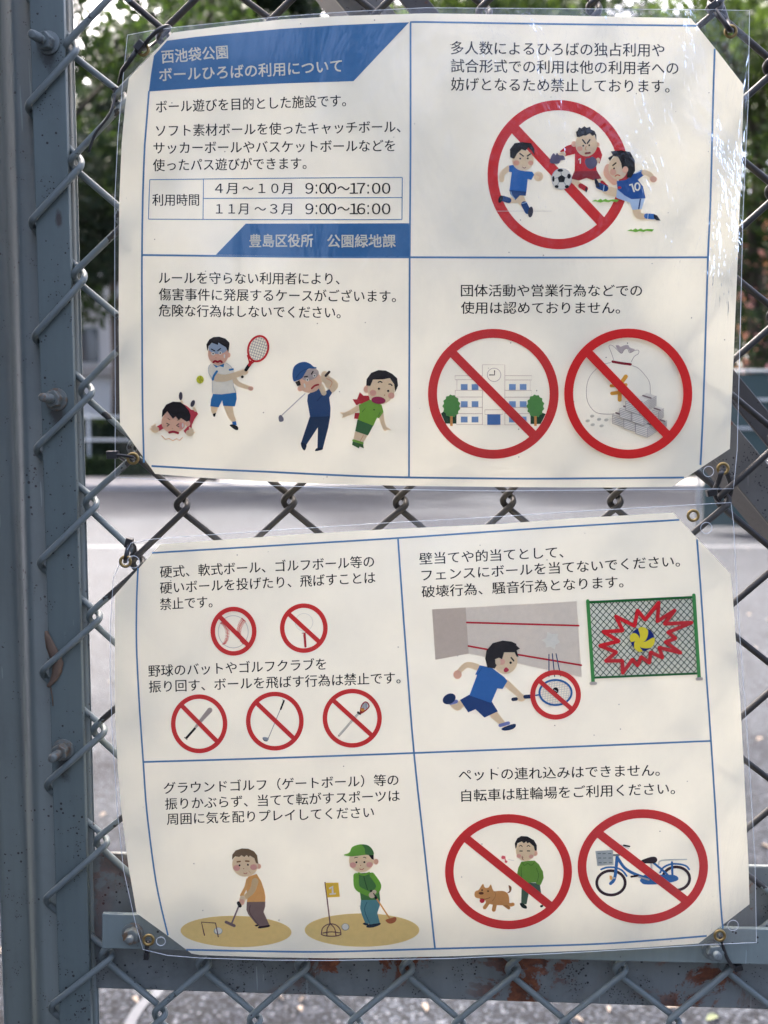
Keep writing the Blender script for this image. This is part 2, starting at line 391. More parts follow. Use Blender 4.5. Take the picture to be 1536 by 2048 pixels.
def tree(x, y, h, rad, zlow, mat, n, label, seed, leaf=.13, trunk_r=.16, group='trees beyond the court'):
    rng = np.random.default_rng(seed); rr = random.Random(seed)
    t = empty('broadleaf_tree', (x, y, 0), label, 'tree', group)
    blobs = []
    for k in range(15):
        a = rr.uniform(0, 6.28); q = rr.uniform(.1, .8) * rad; zz = zlow + (h - zlow) * rr.uniform(.08, .92)
        tap = 1 - .45 * abs((zz - zlow) / (h - zlow) - .45)
        blobs.append((x + math.cos(a) * q * tap, y + math.sin(a) * q * tap, zz, rad * rr.uniform(.28, .5)))
    wire = tube([(x, y, -.1), (x + .08, y, h * .25), (x - .05, y + .1, h * .55), (x, y, h * .85)], [trunk_r * 1.25, trunk_r, trunk_r * .7, trunk_r * .25], 9)
    tr = mesh('trunk', *wire, M['bark'], t, True)
    lb = ([], [])
    for (bx, by, bz, br) in blobs[:9]:
        z0 = max(zlow * .6, bz - br * 1.6)
        add(lb, tube([(x, y, z0), ((x + bx) / 2, (y + by) / 2, (z0 + bz) / 2 + .1), (bx, by, bz)], [trunk_r * .5, trunk_r * .3, trunk_r * .1], 6))
    lo = mesh('limb', *lb, M['bark'], t, True); lo['kind'] = 'stuff'
    def pt():
        bx, by, bz, br = blobs[rr.randrange(len(blobs))]
        while True:
            u = [rr.uniform(-1, 1) for _ in range(3)]; d = sum(c * c for c in u)
            if .12 < d < 1: break
        return (bx + u[0] * br, by + u[1] * br, bz + u[2] * br * .8)
    V, Fc = leaves(rng, pt, n, leaf)
    c = fast_mesh('crown', V, Fc, mat, t, (x, y, 0))
    return t
# far white buildings seen between the trees
def building(name, px0, px1, py0, dist, depth, label, win, group=None, zbase=0.0):
    x0, x1, z1 = colx(px0, dist), colx(px1, dist), rowz(py0, dist)
    t = empty(name, ((x0 + x1) / 2, dist + depth / 2, 0), label, 'building', group)
    mesh('wall', *box(x0, x1, dist, dist + depth, 0, z1), M['bwall'], t)
    mesh('parapet', *box(x0 - .2, x1 + .2, dist - .2, dist + depth + .2, z1, z1 + .3), M['concrete'], t)
    nx, z0w, dz, ww, wh = win
    nz = int((z1 - z0w) / dz)
    for i in range(nx):
        for j in range(nz):
            cx = x0 + (x1 - x0) * (i + .5) / nx; cz = z0w + j * dz
            fr = mesh('window', *box(cx - ww / 2 - .06, cx + ww / 2 + .06, dist - .05, dist - .003, cz - .06, cz + wh + .06), M['grey_steel'], t)
            mesh('pane', *box(cx - ww / 2, cx + ww / 2, dist - .075, dist - .053, cz, cz + wh), M['glass'], fr)
    return t
building('white_building', 20, 205, 408, 48, 8, 'taller white block seen through the gap between post and upper sheet', (3, 1.2, 3.3, 1.5, 1.6))
building('apartment_block', 300, 900, 120, 60, 9, 'wide pale block far behind the trees', (12, 1.2, 3.0, 1.6, 1.5))
building('low_building', -60, 470, 752, 33, 6, 'long low white hall with grey framed windows behind the railing', (10, 1.65, 3.2, 1.0, .62))
# railing on the far side of the court
def railing(name, x0, x1, y, zs, label, mat, posts, r=.035):
    t = empty(name, ((x0 + x1) / 2, y, 0), label, 'railing')
    for z in zs: mesh('rail', *tube([(x0, y, z), (x1, y, z)], r, 8), mat, t, True)
    n = int((x1 - x0) / posts)
    for k in range(n + 1):
        x = x0 + (x1 - x0) * k / n
        mesh('railing_post', *tube([(x, y + .08, 0), (x, y + .08, max(zs) + .12)], r * 1.2, 8), mat, t, True)
    return t
railing('grey_railing', -12, 4.0, 26.4, (rowz(930, 26.4), rowz(880, 26.4), rowz(834, 26.4)), 'grey three rail railing behind the clipped hedge at the far kerb', M['grey_steel'], 2.0)
tR = railing('panel_fence', colx(1400, 13), colx(1800, 13), 13, (rowz(857, 13), rowz(800, 13), rowz(742, 13)), 'dark green panel fence with pale rails at the right edge', M['grey_steel'], 1.9, .02)
for k in range(3):
    xa = colx(1400, 13) + .05 + k * .9
    mesh('panel', *box(xa, xa + .86, 13.03, 13.05, .1, rowz(748, 13)), M['green_panel'], tR)
def hedge(name, x0, x1, y0, y1, z1, mat, n, label, seed, leaf=.05):
    rng = np.random.default_rng(seed); rr = random.Random(seed)
    t = empty(name, ((x0 + x1) / 2, (y0 + y1) / 2, 0), label, 'hedge')
    mesh('hedge_core', *box(x0 + .1, x1 - .1, y0 + .12, y1 - .1, .02, z1 - .12), M['leaf_b'], t)
    def pt():
        if rr.random() < .5: return (rr.uniform(x0, x1), y0 + abs(rr.gauss(0, .05)), rr.uniform(.05, z1))
        return (rr.uniform(x0, x1), rr.uniform(y0, y1), z1 - abs(rr.gauss(0, .06)))
    V, Fc = leaves(rng, pt, n, leaf); fast_mesh('hedge_foliage', V, Fc, mat, t, ((x0 + x1) / 2, (y0 + y1) / 2, 0))
    return t
hedge('clipped_hedge', -11, 9, 26.0, 26.35, .62, M['leaf_a'], 9000, 'low clipped hedge along the far kerb in front of the railing', 3, .07)
hedge('tall_hedge', -13, -1.2, 29.6, 31, rowz(835, 29.6), M['leaf_b'], 5000, 'dark taller hedge between the railing and the low white hall', 4, .1)

T = [ # px, dist, height, radius, zlow, mat, n, label
 (60, 27, 9.5, 3.0, 4.3, 'leaf_a', 6000, 'mid green tree at the left, above the low white hall', 11),
 (150, 24.5, 13, 3.3, 4.9, 'leaf_b', 11000, 'dense dark tree high behind the top of the post', 19),
 (235, 31, 13, 3.2, 5.6, 'leaf_b', 9000, 'dark tree behind the gap beside the gate post', 12),
 (420, 24, 14, 3.4, 6.0, 'leaf_a', 9000, 'tall tree behind the upper left corner of the upper sheet', 13),
 (700, 29, 15, 3.6, 5.5, 'leaf_b', 9000, 'dark tree behind the top of the diagonal brace', 14),
 (960, 26, 14, 3.4, 6.0, 'leaf_c', 9000, 'light green tree behind the top edge of the upper sheet', 15),
 (1230, 31, 15, 3.8, 5.5, 'leaf_b', 9000, 'dark tree behind the right half of the upper sheet', 16),
 (1500, 15, 8.0, 2.3, 4.6, 'leaf_c', 11000, 'nearest light green tree at the upper right corner', 17),
 (1590, 23, 7.5, 2.9, 1.2, 'leaf_b', 9000, 'dark shrubby tree low at the right edge', 18),
]
for (px, dist, h, rad, zl, mt, n, lab, sd_) in T:
    tree(colx(px, dist), dist, h, rad, zl, M[mt], n, lab, sd_, leaf=.12 if dist > 20 else .075)
BACK = [(-60, 40, 19, 5.5, 6.5, 31), (330, 43, 21, 6.0, 7.0, 32), (640, 41, 20, 5.5, 5.0, 33), (1000, 44, 21, 6, 5.0, 34), (1320, 41, 19, 5.5, 4.5, 35), (1650, 38, 19, 5.5, 2.5, 36)]
for k, (px, dist, h, rad, zl, sd_) in enumerate(BACK):
    tree(colx(px, dist), dist, h, rad, zl, M['leaf_b'], 15000, ['tall dark tree far beyond the white hall, behind the post', 'tall dark tree in the back row above the upper left corner', 'tall dark tree in the back row above the title band', 'tall dark tree in the back row above the mid top edge',
         'tall dark tree in the back row above the upper right text', 'tall dark tree in the back row past the right edge'][k], sd_, leaf=.30, trunk_r=.25)
# wide trees beside the near court: their crowns spread over the fence and shade it
for (x, y, h, rad, zl, sd_, lab) in [(-4.3, 5.4, 12.5, 5.2, 6.8, 41, 'wide tree standing close beyond the fence, its crown over the near court'), (4.6, 7.2, 12.5, 5.4, 7.0, 42, 'wide tree close beyond the fence on the brace side, its crown over the near court')]:
    tree(x, y, h, rad, zl, M['leaf_a'], 3600 if x < 0 else 6000, lab, sd_, leaf=.2, trunk_r=.22, group='trees shading the near court')
# unseen park trees, added behind the viewer to darken what the film mirrors
for k, (x, y, h, rad, zl) in enumerate([(-8.5, -11, 8.5, 3.6, 1.8), (-2.2, -13, 9.0, 3.8, 2.2), (4.5, -12, 7.5, 3.5, 1.8), (11, -12, 8.5, 3.8, 2.0), (-15, -8, 9.5, 4.2, 1.8)]):
    tree(x, y, h, rad, zl, M['leaf_b'], 7000, ['park tree on the near side, second from the gate post side', 'park tree standing straight behind the viewer', 'lower park tree behind the viewer on the brace side', 'outermost park tree on the near side past the brace', 'outermost tall park tree on the near side past the gate post'][k], 51 + k, leaf=.22, group='trees on the near side')
# pink flowering shrub at the right edge
def shrub(px, dist, h, rad, label, seed):
    rng = np.random.default_rng(seed); rr = random.Random(seed); x = colx(px, dist)
    t = empty('flowering_shrub', (x, dist, 0), label, 'shrub')
    st = ([], [])
    for k in range(7):
        a = k * .9
        add(st, tube([(x, dist, 0), (x + math.cos(a) * rad * .4, dist + math.sin(a) * rad * .4, h * .5), (x + math.cos(a) * rad * .7, dist + math.sin(a) * rad * .7, h * .85)], [.04, .03, .012], 6))
    s_ = mesh('stem', *st, M['bark'], t, True); s_['kind'] = 'stuff'
    def pt(q=1.0):
        while True:
            u = [rr.uniform(-1, 1) for _ in range(3)]; d = sum(c * c for c in u)
            if .3 < d < 1: break
        return (x + u[0] * rad, dist + u[1] * rad, h * .62 + u[2] * h * .38)
    V, Fc = leaves(rng, pt, 3500, .07); fast_mesh('foliage', V, Fc, M['leaf_a'], t, (x, dist, 0))
    V, Fc = leaves(rng, pt, 900, .06); b_ = fast_mesh('blossom', V, Fc, M['pink'], t, (x, dist, 0)); b_['kind'] = 'stuff'
shrub(1560, 15, 5.2, 1.0, 'tall shrub with pink blossom behind the right edge of the fence', 21)

# fallen leaves on the asphalt
LP = []
for (x, y) in [(207, 1632), (196, 1912), (270, 2003), (295, 1992), (560, 2000), (605, 2003), (600, 2022), (1217, 2022), (1345, 2018), (1155, 2042), (1425, 2040), (850, 2018), (1512, 1297), (1497, 1230), (1536, 1240), (1530, 1695), (1520, 1480),
               (660, 1010), (640, 1004), (350, 1063), (375, 1062), (900, 1018), (880, 1024), (1100, 1012), (1180, 1015), (1320, 1006), (1497, 1098), (470, 1003), (222, 1365), (3, 1480), (6, 1905)]:
    LP.append((x, y))
for i, (x, y) in enumerate(LP):
    g = G(x, y); d = (g - CAM).length; s = min(.030, .008 + .0035 * d) * random.uniform(.6, 1.1); a = random.uniform(0, 6.28)
    vv = []
    for k, (u, v_, z) in enumerate([(-1, 0, .001), (-.4, .42, .010), (.3, .40, .012), (1, .05, .003), (.35, -.4, .009), (-.4, -.38, .006), (0, 0, .004)]):
        vv.append((g.x + s * (u * math.cos(a) - v_ * math.sin(a)), g.y + s * (u * math.sin(a) + v_ * math.cos(a)), z + .002))
    o = mesh('fallen_leaf', vv, [(6, k, (k + 1) % 6) for k in range(6)], M['green_leaf'] if i % 7 == 3 else M['pale_leaf'], None, True, (g.x, g.y, .002))
    if i % 7 == 3: tag(o, 'yellow green fallen leaf lying on the grey asphalt beyond the fence', 'leaf', 'green leaves on the asphalt')
    else: tag(o, 'pale brown fallen leaf lying on the grey asphalt beyond the fence', 'leaf', 'fallen leaves on the asphalt')

# ------------------------------------------------------------------ the gate frame with its chain link mesh
fence = empty('chain_link_fence', (W(157, 1024).x, 0, 0), 'grey blue steel fence frame filled with chain link wire mesh', 'fence')
def X0(px, y=0.0): return W(px, 1024, y).x
# post: folded sheet section, standing vertical
prof = [(-27, .075), (-27.5, .028), (-25, .0245), (-18, .0235), (-8, .0235), (8, .0234), (18, .0233), (24, .0230), (30, .0222), (34, .0200), (37.5, .0162), (42, .0120), (49, .0090), (58, .0077), (66, .0075), (75, .0075), (92, .0075), (140, .0075), (150, .0076), (164, .0078), (170, .0100), (172.5, .014), (172.5, .060)]
pc = crom([(X0(a, b), b) for a, b in prof], False, 3)
n_ = len(pc); ZT = 2.15
vs = [(x, y, 0) for x, y in pc] + [(x, y, ZT) for x, y in pc]
fs = [(i, i + 1, n_ + i + 1, n_ + i) for i in range(n_ - 1)] + [(n_ - 1, 0, n_, 2 * n_ - 1), tuple(range(n_, 2 * n_))]
fixn(mesh('post', vs, fs, M['post'], fence, True))
# tension bar threaded through the first spiral
bevel(mesh('tension_bar', *box(X0(91), X0(157), -.0028, .0028, .05, ZT - .05), M['bar'], fence), .0007, 2)
# bottom rail with folded top edge
bevel(fixn(mesh('bottom_rail', *prism([(150, 1705), (1640, 1735), (1640, 2023), (150, 1976)], .0085, .0128), M['rail'], fence)), .0012, 2)
# diagonal brace: an angle iron, face plate plus flange going back
def bx(y, off): return off + y / 1.212
br = empty('tmp', (0, 0, 0), 'x', 'x'); bpy.data.objects.remove(br)
f1 = fixn(mesh('brace_plate', *prism([(bx(-120, 672), -120), (bx(-120, 770), -120), (bx(1400, 770), 1400), (bx(1400, 672), 1400)], .0085, .0125), M['brace'], fence)); bevel(f1, .0006)
f2 = fixn(mesh('brace_flange', *prism([(bx(-120, 672.6), -120), (bx(-120, 679), -120), (bx(1400, 679), 1400), (bx(1400, 672.6), 1400)], .0127, .064), M['dark_brace'], fence)); bevel(f2, .0006)
f3 = fixn(mesh('brace_flange', *prism([(bx(-120, 800), -120), (bx(-120, 858), -120), (bx(1400, 858), 1400), (bx(1400, 800), 1400)], .060, .064), M['dark_brace'], fence)); bevel(f3, .0006)

# added post, unseen past the frame, keeps light off the fence post's recess
nb = empty('gate_post', (X0(-190), 0, 0), 'square grey steel gate post standing beside the fence post', 'post')
bevel(mesh('shaft', *box(X0(-330), X0(-62), -.10, .02, 0, 2.2), M['post'], nb), .006, 3)
bevel(mesh('cap', *box(X0(-335), X0(-57), -.102, .022, 2.2, 2.215), M['post'], nb), .003, 2)
# mesh knots measured on the fence plane
EX = {0: [140, 330, 545, 755, 968, 1190, 1428, 1650], 4: [180, 365, 580, 800, 1015, 1230, 1445, 1660], 8: [215, 410, 605, 815, 1025, 1240, 1455, 1668]}
EY = {0: [92, 75, 55, 38, 25, 15, 10, 5], 4: [1008, 1010, 1005, 1003, 1003, 1000, 1000, 998], 8: [1907, 1925, 1930, 1935, 1937, 1938, 1932, 1926]}
def lag(J, a, b, c): return a * (J - 4) * (J - 8) / 32 - b * J * (J - 8) / 16 + c * J * (J - 4) / 32
krng = random.Random(5); jit = {}
def knot(c, J):
    if c % 2 == 0:
        i = c // 2; x, y = lag(J, EX[0][i], EX[4][i], EX[8][i]), lag(J, EY[0][i], EY[4][i], EY[8][i])
    else:
        q = [knot(c + a, J + b) for a in (-1, 1) for b in (-.5, .5)]
        x, y = sum(p[0] for p in q) / 4, sum(p[1] for p in q) / 4
    return x, y
def jknot(c, J):
    x, y = knot(c, J)
    if (c, J) not in jit: jit[(c, J)] = (krng.uniform(-3, 3), krng.uniform(-3, 3))
    return x + jit[(c, J)][0], y + jit[(c, J)][1]
L0 = [(57, -15), (62, 215), (69, 447), (76, 675), (79, 900), (86, 1127), (91, 1345), (100, 1570), (98, 1800), (108, 2015), (116, 2240)]
WR = .0023; DD = .0029
def spiral(tips, dfirst, depth):
    """tips: photo points alternately on the two sides; strands alternate front/back; rounded turns"""
    pts = []; n = len(tips); front = dfirst
    for i in range(n):
        P = Vector(tips[i]); prev = Vector(tips[i - 1]) if i else None; nxt = Vector(tips[i + 1]) if i < n - 1 else None
        yin = -depth if front else depth; yout = -yin
        if prev is None or nxt is None:
            pts.append((P.x, P.y, 0)); 
            if prev is None: front = front
            continue
        L1 = 17.0
        a = P + (prev - P).normalized() * L1; b = P + (nxt - P).normalized() * L1
        mid = (prev + P) / 2
        pts.append((a.x, a.y, yin))
        for k in range(1, 8):
            t = k / 8; q = a * (1 - t) ** 2 + P * 2 * t * (1 - t) + b * t * t
            pts.append((q.x, q.y, yin * math.cos(math.pi * t)))
        pts.append((b.x, b.y, yout)); front = not front
    return pts
for c in range(0, 15):
    tips = []
    J = -1.0
    while J <= 9.5:
        even = (round(J * 2) % 2 == 0)
        right_even = (c % 2 == 0)                    # the right column of wire c is column c
        if even == right_even:
            x, y = jknot(c, J) if c <= 14 else knot(14, J); tips.append((x + 17, y, 'R'))
        else:
            if c == 0:
                k = int(round(J + .5)); k = max(0, min(len(L0) - 1, k)); x, y = L0[k]; tips.append((x - 12, y, 'L'))
            else:
                x, y = jknot(c - 1, J); tips.append((x - 17, y, 'L'))
        J += .5
    # going down: strand arriving at a left tip comes down-left from the right side = front "/"
    first_arrives_left = tips[1][2] == 'L'
    t2 = [(a, b) for a, b, _ in tips]
    pts = spiral(t2, first_arrives_left, .0056 if c == 0 else DD)
    pts = [W(x, y, d) for x, y, d in pts]
    mesh('wire', *tube(pts, WR, 10), M['wire'], fence, True)

# flat retaining bar, in front of the wires
bevel(fixn(mesh('retaining_bar', *prism([(204, 1828), (1640, 1861), (1640, 1932), (204, 1897)], -.0125, -.0085), M['flat'], fence)), .0006)

def bolt(px, py, ysurf, length, mat, tilt=(0, 0), r=.0029, af=.0062, rot=.2, label=None):
    """stud with nut and washer, sticking out towards the viewer"""
    c = W(px, py, ysurf)
    root = mesh('bolt', *tube([c + Vector((0, .004, 0)), c + Vector((tilt[0] * .5, -length * .5, tilt[1] * .5)), c + Vector((tilt[0], -length, tilt[1])), c + Vector((tilt[0], -length - .0006, tilt[1]))], [r, r, r, r * .7], 16), mat, fence, True)
    if label: root['label'] = label
    # thread ridges
    th = ([], [])
    k = .010
    while k < length - .0015:
        t = k / length; add(th, torus(c + Vector((tilt[0] * t, -k, tilt[1] * t)), r, .00032, (tilt[0] / length, -1, tilt[1] / length), 16, 5)); k += .0011
    if th[0]:
        q = mesh('thread', *th, mat, root, True); q['kind'] = 'stuff'
    vs = []; ax = Vector((tilt[0] / length, -1, tilt[1] / length)).normalized(); a = Vector((math.cos(rot), 0, math.sin(rot))); a = (a - ax * a.dot(ax)).normalized(); b_ = ax.cross(a)
    for h in (.0012, .0072):
        for k in range(6):
            t = k * math.pi / 3; vs.append(c + ax * h + (a * math.cos(t) + b_ * math.sin(t)) * af)
    nut = fixn(mesh('nut', vs, [tuple(range(6)), tuple(range(11, 5, -1))] + [(k, k + 6, (k + 1) % 6 + 6, (k + 1) % 6) for k in range(6)], mat, root)); bevel(nut, .0008, 3)
    wv, wf = tube([c + Vector((0, -.00005, 0)), c + Vector((0, -.0012, 0))], .0078, 24)
    bevel(mesh('washer', wv, wf, mat, root, True), .0002)
bolt(97, 86, -.0028, .0185, M['bolt_painted'], (-.005, -.001), label='painted over bolt and nut')
bolt(113, 799, -.0028, .020, M['bolt_rusty'], (-.003, .001), label='rusty bolt and nut')
bolt(127, 1499, -.0028, .017, M['bolt_rusty'], (-.003, -.001), rot=.5, label='rusty bolt and nut')
bolt(266, 1866, -.0125, .011, M['bolt_rusty'], (0, .0), rot=.35, label='rusty bolt and nut')
bolt(1426, 1898, -.0125, .011, M['bolt_painted'], (0, 0), rot=.1)

# dry leaf caught between post and bar
lv = []; lf = []
ol = [(93, 1262, 3), (96, 1275, 6), (103, 1295, 10), (110, 1312, 11), (117, 1325, 10), (118, 1345, 9), (110, 1362, 6), (103, 1370, 4), (101, 1374, 2.5)]
for i, (x, y, hw) in enumerate(ol):
    cx = x - (0 if i < 5 else 4)
    for k in range(5):
        u = (k - 2) / 2; lv.append(W(cx + u * hw, y, -.0038 - .0012 * (1 - u * u) * math.sin(math.pi * i / 8) + .0006 * math.sin(i * 2.1 + k)))
    if i:
        for k in range(4): lf.append((5 * i - 5 + k, 5 * i - 4 + k, 5 * i + 1 + k, 5 * i + k))
o = mesh('dry_leaf', lv, lf, M['dry_leaf'], None, True, W(100, 1320, -.004)); o.modifiers.new('thickness', 'SOLIDIFY').thickness = .0005
tag(o, 'curled brown dry leaf caught behind the wire on the post', 'leaf')
st = mesh('leaf_stalk', *tube([W(101, 1372, -.0035), W(103, 1385, -.004), W(105, 1398, -.0035), W(106, 1412, -.003)], .0004, 6), M['dry_leaf'], o, True)

# ------------------------------------------------------------------ the two laminated sheets
def mk_sheet(cx, cy, hw, hh, base, bulge, seed, extra=None):
    def D(x, y):
        u = (x - cx) / hw; v = (y - cy) / hh
        u = max(-1.25, min(1.25, u)); v = max(-1.25, min(1.25, v))
        b = bulge * (1 - u * u) * (1 - .55 * v * v)
        rip = .00055 * math.sin(3.1 * u + 1.3 * v + seed) + .0005 * math.sin(2.2 * v - 4.3 * u + seed * 2) + .0003 * math.sin(7 * u + 5 * v + seed)
        return base - b + rip + (extra(u, v) if extra else 0)
    return D
D_up = mk_sheet(860, 495, 640, 475, -.0120, .0190, .6)
D_lo = mk_sheet(865, 1462, 640, 445, -.0175, .0200, 2.1, lambda u, v: -.003 * max(0, v) * max(0, 1 - abs(u)))
def refine(vs, fs, L=24.0):
    """split every edge longer than L, consistently"""
    vs = [tuple(v) for v in vs]; fs = [tuple(f) for f in fs]
    for _ in range(9):
        cache = {}; nf = []; any_ = False
        def mid(i, j):
            k = (min(i, j), max(i, j))
            if k not in cache:
                a, b = vs[k[0]], vs[k[1]]
                if math.hypot(a[0] - b[0], a[1] - b[1]) > L:
                    vs.append(((a[0] + b[0]) / 2, (a[1] + b[1]) / 2)); cache[k] = len(vs) - 1
                else: cache[k] = None
            return cache[k]
        for (a, b, c) in fs:
            m1, m2, m3 = mid(a, b), mid(b, c), mid(c, a)
            ms = [m for m in (m1, m2, m3) if m is not None]
            if not ms: nf.append((a, b, c)); continue
            any_ = True
            if len(ms) == 3: nf += [(a, m1, m3), (m1, b, m2), (m3, m2, c), (m1, m2, m3)]
            elif len(ms) == 2:
                if m1 is None: a, b, c, m1, m2, m3 = b, c, a, m2, m3, None
                elif m2 is None: a, b, c, m1, m2, m3 = c, a, b, m3, m1, None
                nf += [(m1, b, m2), (a, m1, m2), (a, m2, c)]
            else:
                if m2 is not None: a, b, c, m1 = b, c, a, m2
                elif m3 is not None: a, b, c, m1 = c, a, b, m3
                nf += [(a, m1, c), (m1, b, c)]
        fs = nf
        if not any_: break
    return vs, fs
def tess(pts):
    pl = [Vector((p[0], p[1], 0)) for p in pts]
    return [tuple(f) for f in tessellate_polygon([pl])]
def orient(vs, fs):
    out = []
    for f in fs:
        a, b, c = (vs[i] for i in f[:3]); ar = (b[0] - a[0]) * (c[1] - a[1]) - (c[0] - a[0]) * (b[1] - a[1])
        out.append(f if ar < 0 else tuple(reversed(f)))   # image y points down: negative = facing the camera
    return out
WHITE, BLACK = (226, 224, 218), (24, 24, 26)
RED, BAND = (196, 48, 50), (60, 107, 160)
LINEB = (78, 122, 172)
SKIN, SKIN2 = (238, 192, 164), (230, 168, 148)
class Print:
    """flat print on a sheet; shapes in zoom coordinates x0 + x/s, y0 + y/s"""
    def __init__(s, D, parent, x0=0, y0=0, k=1.0, off=.00012):
        s.D, s.parent, s.x0, s.y0, s.k, s.off = D, parent, x0, y0, k, off; s.sh = []
    def P(s, p): return (s.x0 + p[0] / s.k, s.y0 + p[1] / s.k)
    def raw(s, vs, fs, col): s.sh.append((vs, orient(vs, fs), col))
    def poly(s, pts, col, sm=False):
        if sm: pts = crom(pts, True, 5)
        q = [s.P(p) for p in pts]; s.raw(q, tess(q), col)
    def ell(s, cx, cy, rx, ry, col, rot=0, n=28):
        a = R(rot); s.poly([(cx + rx * math.cos(t) * math.cos(a) - ry * math.sin(t) * math.sin(a), cy + rx * math.cos(t) * math.sin(a) + ry * math.sin(t) * math.cos(a)) for t in [2 * math.pi * i / n for i in range(n)]], col)
    def line(s, pts, w_, col, sm=True, cap=True):
        q = crom(pts, False, 5) if sm and len(pts) > 2 else pts
        ws = w_ if isinstance(w_, (list, tuple)) else [w_, w_]
        q = [Vector(p) for p in q]; n = len(q); vs = []; fs = []
        for i in range(n):
            d = (q[min(i + 1, n - 1)] - q[max(i - 1, 0)]); d = d.normalized() if d.length > 0 else Vector((1, 0))
            hw = (ws[0] + (ws[-1] - ws[0]) * i / max(1, n - 1)) / 2; nn = Vector((-d.y, d.x)) * hw
            vs += [s.P(q[i] + nn), s.P(q[i] - nn)]
            if i: fs += [(2 * i - 2, 2 * i - 1, 2 * i + 1), (2 * i - 2, 2 * i + 1, 2 * i)]
        if cap:
            for e, d, hw in ((q[0], q[0] - q[1], ws[0] / 2), (q[-1], q[-1] - q[-2], ws[-1] / 2)):
                if hw * 1.0 / s.k < .7: continue
                a0 = math.atan2(d.y, d.x); b0 = len(vs); vs.append(s.P(e))
                for k in range(7): vs.append(s.P(e + Vector((math.cos(a0 - math.pi / 2 + k * math.pi / 6), math.sin(a0 - math.pi / 2 + k * math.pi / 6))) * hw))
                fs += [(b0, b0 + 1 + k, b0 + 2 + k) for k in range(6)]
        s.raw(vs, fs, col)
    def ring(s, cx, cy, rx, ry, t, col, n=72):
        vs = []; fs = []
        for i in range(n):
            a = 2 * math.pi * i / n; vs += [s.P((cx + rx * math.cos(a), cy + ry * math.sin(a))), s.P((cx + (rx - t) * math.cos(a), cy + (ry - t) * math.sin(a)))]
            j = (i + 1) % n; fs += [(2 * i, 2 * i + 1, 2 * j + 1), (2 * i, 2 * j + 1, 2 * j)]
        s.raw(vs, fs, col)
    def ban(s, cx, cy, rx, ry, t, a, b, w_=None):
        s.ring(cx, cy, rx, ry, t, RED)
        # the bar ends on the ring's inner edge
        hw = (w_ or t * .98) / 2; A, B_ = Vector(a), Vector(b); d = (B_ - A).normalized(); n_ = Vector((-d.y, d.x)); ix, iy = rx - t + .6 * s.k, ry - t + .6 * s.k
        def hit(o, sg):
            q = o - Vector((cx, cy)); aa = (d.x / ix) ** 2 + (d.y / iy) ** 2; bb = 2 * (q.x * d.x / ix ** 2 + q.y * d.y / iy ** 2); c0 = (q.x / ix) ** 2 + (q.y / iy) ** 2 - 1
            u = (-bb + sg * math.sqrt(max(0, bb * bb - 4 * aa * c0))) / (2 * aa); return o + d * u
        m_ = (A + B_) / 2
        s.poly([tuple(hit(m_ + n_ * (hw * f_), 1)) for f_ in (1, .6, .2, -.2, -.6, -1)] + [tuple(hit(m_ + n_ * (hw * f_), -1)) for f_ in (-1, -.6, -.2, .2, .6, 1)], RED)
    def dot(s, x, y, r, col=BLACK): s.ell(x, y, r, r, col, n=12)
    def build(s, name, label=None):
        VS = []; FS = []; C_ = []
        for k, (vs, fs, col) in enumerate(s.sh):
            vs, fs = refine(vs, fs); n = len(VS); off = s.off + k * .000012
            VS += [W(x, y, s.D(x, y) - off) for x, y in vs]; FS += [tuple(i + n for i in f) for f in fs]
            lin = s2l(col); lin = tuple(min(.86, v * 1.27 * k) for v, k in zip(lin, (1.03, .98, .82))) if min(col) < 214 else (.88, .815, .635); C_ += [(*lin, 1.0)] * len(vs)
        o = mesh(name, VS, FS, M['ink'], s.parent, True)
        at = o.data.attributes.new('ink', 'FLOAT_COLOR', 'POINT'); at.data.foreach_set('color', np.array(C_, dtype=np.float32).ravel())
        if label: o['label'] = label
        return o
_tc = {}
def text_geo(s, bold):
    if (s, bold) not in _tc:
        c = bpy.data.curves.new('glyphs', 'FONT'); c.body = s; c.resolution_u = 3
        o = bpy.data.objects.new('glyphs', c); COL.objects.link(o); dg = bpy.context.evaluated_depsgraph_get(); ev = o.evaluated_get(dg)
        m = ev.to_mesh(); v = [(q.co.x, q.co.y) for q in m.vertices]; f = [tuple(p.vertices) for p in m.polygons]; ev.to_mesh_clear()
        bpy.data.objects.remove(o); bpy.data.curves.remove(c); _tc[(s, bold)] = (v, f)
    return _tc[(s, bold)]
def text(D, parent, s, xl, yl, xr, yr, S, col=BLACK, bold=0.0, off=.0001, sag=0.0):
    """one printed line: ink runs from xl,yl to xr,yr (feet of the characters), S = character size in photo px"""
    v, f = text_geo(s, 0); x0 = min(a for a, _ in v); x1 = max(a for a, _ in v)
    pr = Print(D, parent, off=off)
    an = math.atan2(yr - yl, xr - xl)
    fs = []
    for p in f:
        for k in range(1, len(p) - 1): fs.append((p[0], p[k], p[k + 1]))
    for dx, dy in (((.009, 0), (-.009, .003)) if not bold else ((bold, bold), (-bold, bold), (bold, -bold), (-bold, -bold), (0, 0))):
        out = []
        for a, b in v:
            t = (a - x0) / (x1 - x0); h = (b + .075 + dy) * S
            out.append((xl + dx * S + (xr - xl) * t + math.sin(an) * h * .6, yl + (yr - yl) * t - sag * 4 * t * (1 - t) - h))
        pr.raw(out, fs, col)
    return pr.build('printed_text')

